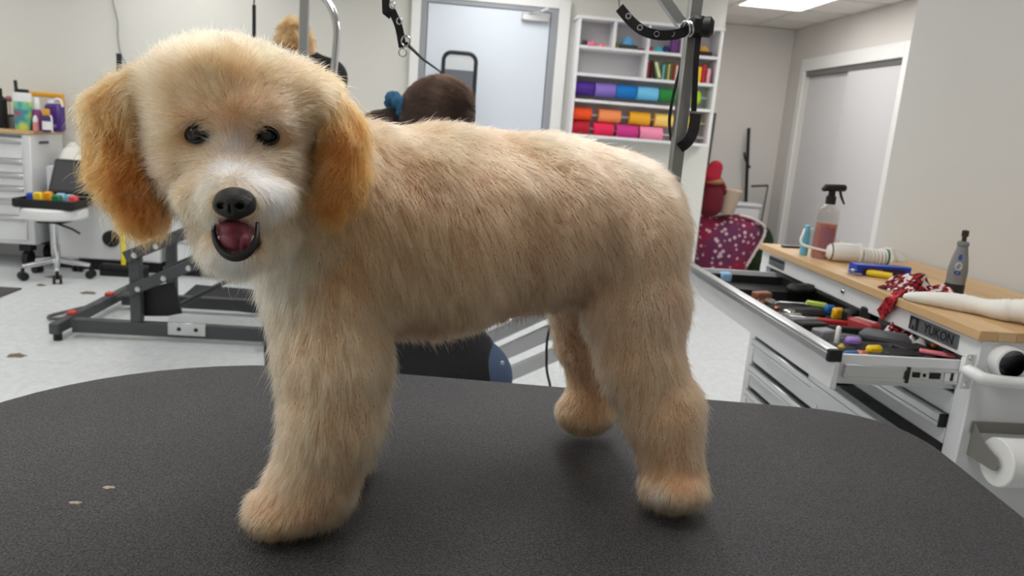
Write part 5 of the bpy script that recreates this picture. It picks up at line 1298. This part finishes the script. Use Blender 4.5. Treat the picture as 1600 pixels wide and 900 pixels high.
# ================================================================== PALE LIFT TABLE OF THE SEATED PERSON
pt3 = thing('lift_table', 'pale grey lift grooming table in front of the seated person', 'table', (.1, 2.75, 0))
part(pt3, 'tabletop', MB().bb(-.53, .72, 2.50, 3.06, .765, .79, .01), mat_top)
TY = 2.66
lg2 = M('pale_paint', (226, 228, 228), .45)
def t3(x, y): return np.array(pY(x, y, TY))
for yo in (0, .26):
    for (a, b) in ((t3(786, 551), t3(852, 521)), (t3(798, 583), t3(882, 547))):
        d = b - a; p0 = a - d * .9; p1 = a + d * 2.6
        part(pt3, 'lift_arm', MB().bar((p0[0], TY + yo, p0[2]), (p1[0], TY + yo, p1[2]), .03, .05, bev=.004), lg2)
part(pt3, 'base', MB().bar((-.5, TY, .05), (.6, TY, .05), .06, .06, bev=.004).bar((-.5, TY + .26, .05), (.6, TY + .26, .05), .06, .06, bev=.004).bar((-.53, TY - .12, .05), (-.53, TY + .4, .05), .06, .06).bar((.63, TY - .12, .05), (.63, TY + .4, .05), .06, .06), lg2)
part(pt3, 'upright', MB().bb(.06, .13, TY - .03, TY + .03, .081, .40, .004).bb(.06, .13, TY + .23, TY + .29, .081, .40, .004), lg2)
part(pt3, 'upright', MB().bb(.62, .68, TY - .03, TY + .03, .55, .7645, .004).bb(.62, .68, TY + .23, TY + .29, .55, .7645, .004), lg2)
g3 = thing('grooming_post', 'grey grooming post with curved chrome arm rising behind the dog head', 'grooming arm', (-.47, 2.5, .79))
pp = pY(475, 40, 2.53)
part(g3, 'post', MB().box((pp[0], 2.53, 1.38), (.028, .028, 1.18), .003), M('post_metal', (158, 158, 155), .38, .7))
tp = [pY(*q, 2.53) for q in ((478, -45), (492, -14), (508, -2), (520, 18), (526, 45), (525, 75), (521, 115), (514, 165))]
part(g3, 'curved_arm', MB().tube(smooth_path(tp, 30), .0115, 12), chrome_m)
part(g3, 'clamp', MB().bb(pp[0] - .03, pp[0] + .03, 2.5, 2.57, .79, .80), dark_m)
cdp = [(.40, 2.49, .775), tuple(pY(857, 520, 2.45)), tuple(pY(854, 560, 2.45)), tuple(pY(855, 582, 2.45)), tuple(pY(860, 606, 2.45)), tuple(pY(862, 640, 2.45)), (.5, 2.5, .012), (.62, 2.6, .01)]
solo('power_cord', 'thin black cord hanging from the pale lift table by its slanted arms', 'cord', MB().tube(smooth_path(cdp, 40), .0045, 8), dark_m, cdp[0])
hk = pY(397, 30, 2.9)
solo('tether', 'thin black strap hanging above the fluffy dog head', 'strap', MB().tube([pY(398, -60, 3.2), pY(397, 8, 3.2)], .003, 6).tube([pY(397, 8, 3.2), pY(397, 50, 3.2), pY(396, 75, 3.2)], .0075, 8), dark_m, pY(396, 75, 3.2))
# black-framed panel against the door
fy = 5.93
xa, xb = -.108, .137; zt = 1.805
fp = thing('framed_panel', 'tall black-framed panel with rounded top standing before the pale door', 'panel', ((xa + xb) / 2, fy, 0))
lp_ = [(xa, fy, .0), (xa, fy, .9), (xa, fy, zt - .06)] + [(xa + .06 - .06 * math.cos(a), fy + .0, zt - .06 + .06 * math.sin(a)) for a in np.linspace(.2, PI / 2, 5)] + [(xb - .06 + .06 * math.sin(a), fy, zt - .06 + .06 * math.cos(a)) for a in np.linspace(0, PI / 2 - .2, 5)] + [(xb, fy, zt - .06), (xb, fy, .9), (xb, fy, 0)]
part(fp, 'frame', MB().tube(lp_, .0155, 10), M('frame_black', (24, 30, 34), .45))
part(fp, 'panel_sheet', MB().bb(xa + .014, xb - .014, fy - .006, fy + .006, .15, zt - .125), M('slate_blue_grey', (96, 100, 108), .6))
part(fp, 'clear_top', MB().bb(xa + .012, xb - .012, fy - .003, fy + .003, zt - .1245, zt - .012), M('pale_grey_sheet', (196, 200, 204), .5))

# ================================================================== ALCOVE
AY = 7.1
al = lambda x, y, Y=AY: np.array(pY(x, y, Y))
chair = thing('armchair', 'chair draped in a burgundy cloth with white dots in the alcove', 'chair', (al(1130, 420)[0], AY, 0))
s_ = mpp(al(1130, 380))
bur = M('burgundy_dots', (120, 22, 52), .85); N, L, B = nodes_of(bur)
tc = N.new('ShaderNodeTexCoord'); vo = N.new('ShaderNodeTexVoronoi'); vo.inputs['Scale'].default_value = 17; n_o = N.new('ShaderNodeTexNoise'); n_o.inputs['Scale'].default_value = 3
rp = N.new('ShaderNodeValToRGB'); rp.color_ramp.elements[0].position = .26; rp.color_ramp.elements[0].color = (1, 1, 1, 1); rp.color_ramp.elements[1].position = .33; rp.color_ramp.elements[1].color = (0, 0, 0, 1)
r2 = N.new('ShaderNodeValToRGB'); r2.color_ramp.elements[0].position = .4; r2.color_ramp.elements[0].color = rgb((92, 40, 74)); r2.color_ramp.elements[1].position = .62; r2.color_ramp.elements[1].color = rgb((138, 18, 52))
mx_ = N.new('ShaderNodeMix'); mx_.data_type = 'RGBA'; mx_.inputs['B'].default_value = rgb((196, 164, 172))
for q_ in (vo, n_o): L.new(tc.outputs['Object'], q_.inputs['Vector'])
L.new(vo.outputs['Distance'], rp.inputs['Fac']); L.new(n_o.outputs['Fac'], r2.inputs['Fac']); L.new(rp.outputs['Color'], mx_.inputs['Factor']); L.new(r2.outputs['Color'], mx_.inputs['A']); L.new(mx_.outputs['Result'], B.inputs['Base Color'])
bp_ = [ellp(al(1125, 378), (58 * s_, .22, 40 * s_), 'x', .08), ellp(al(1152, 362), (36 * s_, .2, 26 * s_), 'x', .08), ellp(al(1120, 408), (50 * s_, .2, 36 * s_), 'x', .08), ellp(al(1096, 330), (12 * s_, .14, 60 * s_), 'x', .08),
       cone((al(1120, 400)[0], AY, .02), (al(1120, 400)[0], AY, .25), .16, .2, 'x', .08)]
part(chair, 'drape', blob(bp_, .022, .05), bur)
tr_ = [al(1147, 333), al(1170, 340), al(1186, 352), al(1184, 368), al(1170, 392), al(1158, 412)]
part(chair, 'pale_trim', MB().tube(smooth_path([(q[0] - .0, AY - .13, q[2]) for q in tr_], 24), [.02 + .008 * (i % 2) for i in range(24)], 8, flat=.5), M('fluffy_white', (222, 206, 206), .95))
pl = thing('plush_figure', 'dark red plush figure with a tan band sitting on the draped chair', 'plush', al(1118, 335, 6.95))
u = mpp(al(1118, 300, 6.95)); P6 = lambda x, y: al(x, y, 6.92)
part(pl, 'body', blob([ellp(P6(1112, 312), (18 * u, .09, 26 * u), 'x', .03), ellp(P6(1108, 324), (18 * u, .09, 14 * u), 'x', .03)], .012, .03), M('dark_red_plush', (92, 14, 30), .95))
part(pl, 'hat', blob([cone(P6(1112, 276), P6(1118, 262), 14 * u, 11 * u, 'x')], .01, .03), M('red_plush', (150, 22, 44), .95))
part(pl, 'band', blob([ellp(P6(1115, 283), (16 * u, .085, 6 * u), 'x', .01)], .01, .03), M('tan_band', (150, 104, 72), .9))
part(pl, 'arm', blob([cone(P6(1124, 285), P6(1132, 300), 7 * u, 6 * u, 'x')], .01, .03), M('dark_red_plush', (92, 14, 30), .95))
bc = al(1134, 334, 6.95)
bk_ = thing('bucket', 'beige tapered bucket beside the dark red plush figure', 'bucket', bc)
part(bk_, 'shell', MB().lathe([(.001, 0), (.066, 0), (.070, .006), (.098, .235), (.092, .235), (.066, .012), (.001, .012)], bc, (.12, 0, 1), 24), M('beige_plastic', (176, 158, 138), .55))
part(bk_, 'rim', MB().lathe([(.0982, .222), (.104, .224), (.104, .238), (.0982, .240)], bc, (.12, 0, 1), 24), M('beige_rim', (196, 176, 152), .55))
bn = al(1165, 330, 7.6)
bi = thing('storage_bin', 'white storage bin behind the draped chair in the alcove', 'bin', (bn[0], 7.6, 0))
part(bi, 'body', MB().bb(bn[0] - .16, bn[0] + .15, 7.59, 7.78, 0, .66, .02), white_m)
part(bi, 'lid', MB().bb(bn[0] - .175, bn[0] + .165, 7.575, 7.795, .6605, .70, .012), white_m)
gb_ = al(1180, 415, 7.35)
gm = [ellp(al(1184, 385, 7.4), (24 * s_, .16, 36 * s_), 'x', .05), ellp(al(1178, 410, 7.4), (26 * s_, .16, 26 * s_), 'x', .05), ellp(al(1176, 428, 7.4), (24 * s_, .15, 26 * s_), 'x', .05)]
gbl = blob(gm, .02, .05); gz = gbl.V[:, 2].min(); gbl.V[:, 2] = np.where(gbl.V[:, 2] < .15, .15 - (.15 - gbl.V[:, 2]) * (.15 / max(.15 - gz, .01)), gbl.V[:, 2])
solo('bean_bag', 'dark green soft bag slumped beside the draped chair', 'bag', gbl, M('dark_green', (34, 50, 22), .95, noise=.3, scale=40), (float(gbl.V[:, 0].mean()), 7.4, 0))
st_ = thing('music_stand', 'thin black stand with side arm beside the white bin', 'stand', (al(1174, 335, 7.75)[0], 7.86, 0))
k0 = al(1170, 200, 7.86); k1 = al(1174, 335, 7.86)
part(st_, 'pole', MB().cyl((k1[0] - .01, 7.86, 0.02), k0, .018, n=10), dark_m)
k2 = al(1174, 291, 7.86); k3 = al(1200, 290, 7.86)
part(st_, 'side_arm', MB().cyl(k2, k3, .012, n=8).cyl(k3, (k3[0] - .03, 7.86, .1), .008, n=8), grey_m)
part(st_, 'hook', MB().tube(smooth_path([al(1172, 262, 7.86), al(1165, 250, 7.86), al(1163, 238, 7.86)], 8), .012, 8), dark_m)
part(st_, 'foot', MB().bb(k1[0] - .12, k1[0] + .12, 7.80, 7.92, 0, .025, .005), dark_m)
m0 = al(1117, 178, 7.6); m1 = al(1112, 330, 7.6)
ms_ = thing('display_stand', 'grey twin-tube stand beside the end of the white shelf wall', 'stand', (m1[0], 7.6, 0))
part(ms_, 'tube', MB().cyl((m0[0], 7.6, m0[2] + .01), (m0[0] - .02, 7.6, .02), .017, n=10), grey_m)
part(ms_, 'tube', MB().cyl((m0[0] - .055, 7.6, m0[2] - .12), (m0[0] - .07, 7.6, .02), .014, n=10), grey_m)
part(ms_, 'foot', MB().bb(m0[0] - .2, m0[0] + .12, 7.5, 7.7, 0, .0195, .004), grey_m)
rbz = al(1100, 250, 7.45)
solo('banner', 'narrow red printed strip standing at the alcove corner', 'banner', MB().bb(XE + .16, XE + .30, 7.44, 7.452, 0, 1.13, .003), M('banner_red', (150, 22, 44), .8, noise=.5, scale=12), (XE + .2, 7.446, .35))
# ================================================================== PEOPLE
def V3(*a): return np.array(a, float)
def hand(pr, wrist, dirv, palm_n, flex=.5, side=1):
    d = dirv / np.linalg.norm(dirv); n = palm_n - d * (palm_n @ d); n /= np.linalg.norm(n); s_ = np.cross(d, n) * side
    pk = wrist + d * .085
    pr.append(cone(wrist, wrist + d * .05, .022, .030, 'skin')); pr.append(cone(wrist + d * .05 - s_ * .016, pk - s_ * .026, .016, .012, 'skin')); pr.append(cone(wrist + d * .05 + s_ * .016, pk + s_ * .026, .016, .012, 'skin'))
    for i, (o, l) in enumerate(((-.030, .070), (-.010, .080), (.010, .075), (.030, .058))):
        b = pk + s_ * o; m = b + (d * math.cos(flex) + n * math.sin(flex)) * l * .5; e = m + (d * math.cos(2 * flex) + n * math.sin(2 * flex)) * l * .5
        pr.append(cone(b, m, .0095, .0088, 'skin', .004)); pr.append(cone(m, e, .0088, .0074, 'skin', .004))
    b = wrist + d * .03 - s_ * .026; m = b + (d * .6 - s_ * .7 + n * .3) * .036; e = m + (d * .85 - s_ * .2 + n * .45) * .034
    pr.append(cone(b, m, .013, .011, 'skin', .006)); pr.append(cone(m, e, .011, .0085, 'skin', .004))
def person(label, loc, J, face, skin_m, h=.011, hs=1.0):
    """J: joints; face: unit vector the face looks along"""
    t = thing('person', label, 'person', loc)
    up = V3(0, 0, 1); f_ = face / np.linalg.norm(face); r_ = np.cross(f_, up); r_ /= np.linalg.norm(r_); u_ = np.cross(r_, f_); HB = np.stack([r_, f_, u_])
    pr = []; hd = J['head']
    pr += [ellp(hd + u_ * .02 * hs, (.076 * hs, .096 * hs, .098 * hs), 'skin', .02, HB), ellp(hd - u_ * .055 + f_ * .022, (.056, .068, .062), 'skin', .03, HB),
           cone(J['neck'], hd - u_ * .05 - f_ * .01, .056, .05, 'skin', .03), cone(hd + f_ * .094 + u_ * .0, hd + f_ * .108 - u_ * .03, .009, .013, 'skin', .012),
           cone(hd + f_ * .082 - u_ * .062 - r_ * .018, hd + f_ * .082 - u_ * .062 + r_ * .018, .009, .009, 'skin', .01)]
    for s_ in (-1, 1): pr.append(ellp(hd + r_ * (.078 * s_) - u_ * .008, (.010, .018, .030), 'skin', .006, HB))
    tor = [cone(J['pelvis'], J['waist'], .135, .112, 'torso', .05), cone(J['waist'], J['chest'], .112, .13, 'torso', .05), cone(J['chest'], J['neck'], .12, .06, 'torso', .05),
           cone(J['shL'], J['shR'], .062, .062, 'torso', .06), cone(J['neck'] + V3(0, 0, .012), J['shL'], .058, .055, 'torso', .03), cone(J['neck'] + V3(0, 0, .012), J['shR'], .058, .055, 'torso', .03)]
    leg = []; arm_u = []; arm_l = []
    for s_ in 'LR':
        leg += [cone(J['hip' + s_], J['knee' + s_], .092, .060, 'leg', .04), cone(J['knee' + s_], J['ank' + s_], .058, .038, 'leg', .02)]
        arm_u += [cone(J['sh' + s_], J['el' + s_], .052, .040, 'arm', .03)]
        arm_l += [cone(J['el' + s_], J['wr' + s_], .039, .025, 'arm', .015)]
    feet = []
    for s_ in 'LR':
        feet.append(cone(J['ank' + s_] + V3(0, 0, -.03), J['toe' + s_], .038, .026, 'foot', .02))
    hn = []
    for s_, sg in (('L', -1), ('R', 1)):
        hand(hn, J['wr' + s_], J['wr' + s_] - J['el' + s_], V3(0, 0, -1) + f_ * .2, .5, sg)
    allp = pr + tor + leg + arm_u + arm_l + feet
    body = part(t, 'body', blob(allp + hn, h * .65, .03), skin_m)
    infl = lambda ps, a: [(p[0], p[1], p[2] + a if p[0] == 'e' else p[2], p[3] + a if p[0] == 'c' else p[3], p[4] + a if p[0] == 'c' else p[4]) + tuple(p[5:]) for p in ps]
    for s_ in (-1, 1):
        e = hd + f_ * .083 + r_ * (.032 * s_) + u_ * .012
        part(t, 'eye', MB().ell(e, (.012, .012, .012), 12), M('eye_white', (225, 222, 218), .2))
    return t, pr, tor, leg, arm_u, arm_l, feet, infl, (f_, r_, u_, HB)
skin = M('skin', (214, 168, 140), .55)
shirt_m = M('black_shirt', (16, 16, 18), .85, bump=.3, bscale=40)
denim = M('blue_denim', (64, 82, 110), .85, noise=.15, scale=160)

# ---- seated person with brown ponytail
hc_ = np.array(pY(688, 186, 2.13))
J1 = dict(head=hc_ + V3(0, 0, -.02), neck=V3(-.075, 2.10, 1.13), chest=V3(-.085, 2.09, .98), waist=V3(-.05, 2.06, .78), pelvis=V3(.015, 2.03, .61),
          shL=V3(-.20, 2.13, 1.06), shR=V3(.10, 2.14, 1.05), elL=V3(-.25, 2.36, .90), elR=V3(.17, 2.38, .90), wrL=V3(-.14, 2.55, .88), wrR=V3(.10, 2.58, .88),
          hipL=V3(-.08, 2.08, .57), hipR=V3(.07, 2.08, .57), kneeL=V3(-.18, 2.42, .55), kneeR=V3(.11, 2.42, .55), ankL=V3(-.19, 2.40, .11), ankR=V3(.12, 2.40, .11), toeL=V3(-.21, 2.56, .03), toeR=V3(.14, 2.56, .03))
p1, pr, tor, leg, au, alw, ft, infl, (f_, r_, u_, HB) = person('seated person in black shirt and jeans with a brown ponytail, seen from behind', (.06, 2.05, 0), J1, V3(.93, .36, -.05), skin)
part(p1, 'shirt', blob(infl(tor + au, .012) + [cone(J1['pelvis'] + V3(-.005, -.01, .03), J1['pelvis'] + V3(.0, -.025, -.045), .128, .136, 'torso', .04), ellp(J1['pelvis'] + V3(.016, -.036, -.01), (.152, .155, .132), 'torso', .03), cone(J1['pelvis'] + V3(-.08, 0, .02), J1['pelvis'] + V3(-.09, -.02, -.10), .13, .13, 'torso', .04)], .010, .03), shirt_m)
bum = [ellp(J1['pelvis'] + V3(.038, -.02, -.005), (.153, .15, .12), 'leg', .05)]
part(p1, 'jeans', blob(infl(leg, .010) + bum, .010, .03), denim)
rv = pY(785, 567, 1.905)
part(p1, 'shoe', blob(infl(ft[:1], .010), .008, .03), wt_m); part(p1, 'shoe', blob(infl(ft[1:], .010), .008, .03), wt_m)
hm = M('brown_hair', (40, 28, 22), .42, noise=.45, scale=22, stretch=(1.5, 5, 12), bump=.5, bscale=60)
H0 = hc_
hp = [ellp(H0 - f_ * .0, (.092, .108, .112), 'h', .02, HB), ellp(H0 - f_ * .03 - u_ * .02, (.085, .075, .10), 'h', .03, HB)]
scp = np.array(pY(622, 172, 2.12)); pe = np.array(pY(596, 184, 2.10))
hp += [cone(H0 - f_ * .06 + u_ * .0, scp, .05, .016, 'h', .02), cone(scp, pe + V3(0, 0, -.02), .018, .036, 'h', .02), cone(pe + V3(0, 0, -.02), np.array(pY(580, 225, 2.08)), .036, .036, 'h', .02), cone(np.array(pY(580, 225, 2.08)), np.array(pY(578, 280, 2.06)), .04, .012, 'h', .02)]
facecut = [ellp(H0 + f_ * .10 - u_ * .05, (.075, .075, .10), 'c', .02, HB)]
hb1 = blob(hp, .008, .03, facecut)
hr1 = part(p1, 'hair', hb1, hm)
def dir1(P, nn):
    v = scp - P; beh = (P - scp) @ f_ < .01
    v[beh] = (V3(-.25, -.05, -1))
    v = v - nn * (v * nn).sum(1, keepdims=True); v /= np.maximum(np.linalg.norm(v, axis=1, keepdims=True), 1e-4)
    return v + nn * .10 + np.random.default_rng(3).normal(size=P.shape) * .035
strands(p1, 'hair_strands', hb1, 26000, .040, dir1, (44, 29, 21), 0.0, .25, .00035, 4, skip=lambda P: np.linalg.norm(P - scp, axis=1) < .048)
ax1 = Vector(pe - scp).normalized(); a1 = Vector((0, 0, 1)); u1v = (a1 - ax1 * a1.dot(ax1)).normalized(); w1v = ax1.cross(u1v)
scr = [Vector(scp) + (u1v * math.cos(2 * PI * i / 28) * .033 + w1v * math.sin(2 * PI * i / 28) * .033) for i in range(28)]
part(p1, 'scrunchie', MB().tube(scr, [.0185 + .004 * math.sin(i * 1.9) for i in range(28)], 9, closed=True), M('scrunchie_blue', (44, 92, 126), .9, noise=.7, scale=90), smooth=180)
part(p1, 'rivet', MB().ell(rv, (.006, .003, .006), 8), alu_m)
s1 = thing('stool', 'black stool under the seated person', 'stool', (.015, 2.03, 0))
part(s1, 'seat', MB().lathe([(.001, .40), (.15, .40), (.165, .415), (.165, .44), (.15, .455), (.001, .46)], (.015, 2.03, 0), n=28), dark_m)
part(s1, 'pedestal', MB().cyl((.015, 2.03, .03), (.015, 2.03, .3995), .025).lathe([(.001, 0), (.2, 0), (.2, .012), (.03, .03), (.001, .03)], (.015, 2.03, 0), n=28), chrome_m)

# ---- standing person with blond curls
X0, Yq = -.715, 3.52
h2 = np.array(pY(461, 58, 3.5))
J2 = dict(head=h2 + V3(.0, 0, -.03), neck=V3(X0, Yq, 1.50), chest=V3(X0, Yq, 1.30), waist=V3(X0, Yq, 1.08), pelvis=V3(X0, Yq, .93),
          shL=V3(X0 - .16, Yq, 1.45), shR=V3(X0 + .15, Yq, 1.45), elL=V3(X0 - .22, Yq + .12, 1.14), elR=V3(X0 + .20, Yq + .14, 1.14), wrL=V3(X0 - .18, Yq + .34, 1.06), wrR=V3(X0 + .10, Yq + .34, 1.06),
          hipL=V3(X0 - .08, Yq, .88), hipR=V3(X0 + .08, Yq, .88), kneeL=V3(X0 - .075, Yq + .02, .48), kneeR=V3(X0 + .085, Yq + .02, .48), ankL=V3(X0 - .07, Yq - .01, .09), ankR=V3(X0 + .09, Yq - .01, .09), toeL=V3(X0 - .075, Yq + .15, .03), toeR=V3(X0 + .10, Yq + .15, .03))
p2, pr, tor, leg, au, alw, ft, infl, (f_, r_, u_, HB) = person('standing person with curly golden hair in black top, mostly hidden behind the dog head', (X0, Yq, 0), J2, V3(-.05, 1, -.15), skin, hs=.80)
part(p2, 'top', blob(infl(tor + au, .012), .012, .03), shirt_m)
part(p2, 'trousers', blob(infl(leg, .012), .012, .03), M('dark_trousers', (36, 38, 44), .9))
part(p2, 'shoe', blob(infl(ft[:1], .010), .010, .03), dark_m); part(p2, 'shoe', blob(infl(ft[1:], .010), .010, .03), dark_m)
rg = np.random.default_rng(5); cp = [ellp(h2 + V3(0, -.005, -.02), (.064, .075, .085), 'h', .02), cone(h2 + V3(.0, -.045, -.05), h2 + V3(.02, -.04, -.10), .045, .04, 'h', .02)]
for _ in range(70):
    v = rg.normal(size=3); v /= np.linalg.norm(v); v[2] = v[2] * 1.0
    if v[1] > .4: continue
    cp.append(ellp(h2 + V3(0, -.005, -.02) + v * V3(.060, .070, .082), (.018, .018, .018), 'h', .008))
hb2 = blob(cp, .006, .03)
part(p2, 'hair', hb2, M('golden_hair', (170, 126, 80), .7))
strands(p2, 'hair_strands', hb2, 16000, .022, lambda P, nn: nn * .55 + V3(0, 0, -.7) + np.random.default_rng(8).normal(size=P.shape) * .35, (178, 134, 86), .30, .30, .0006, 6)
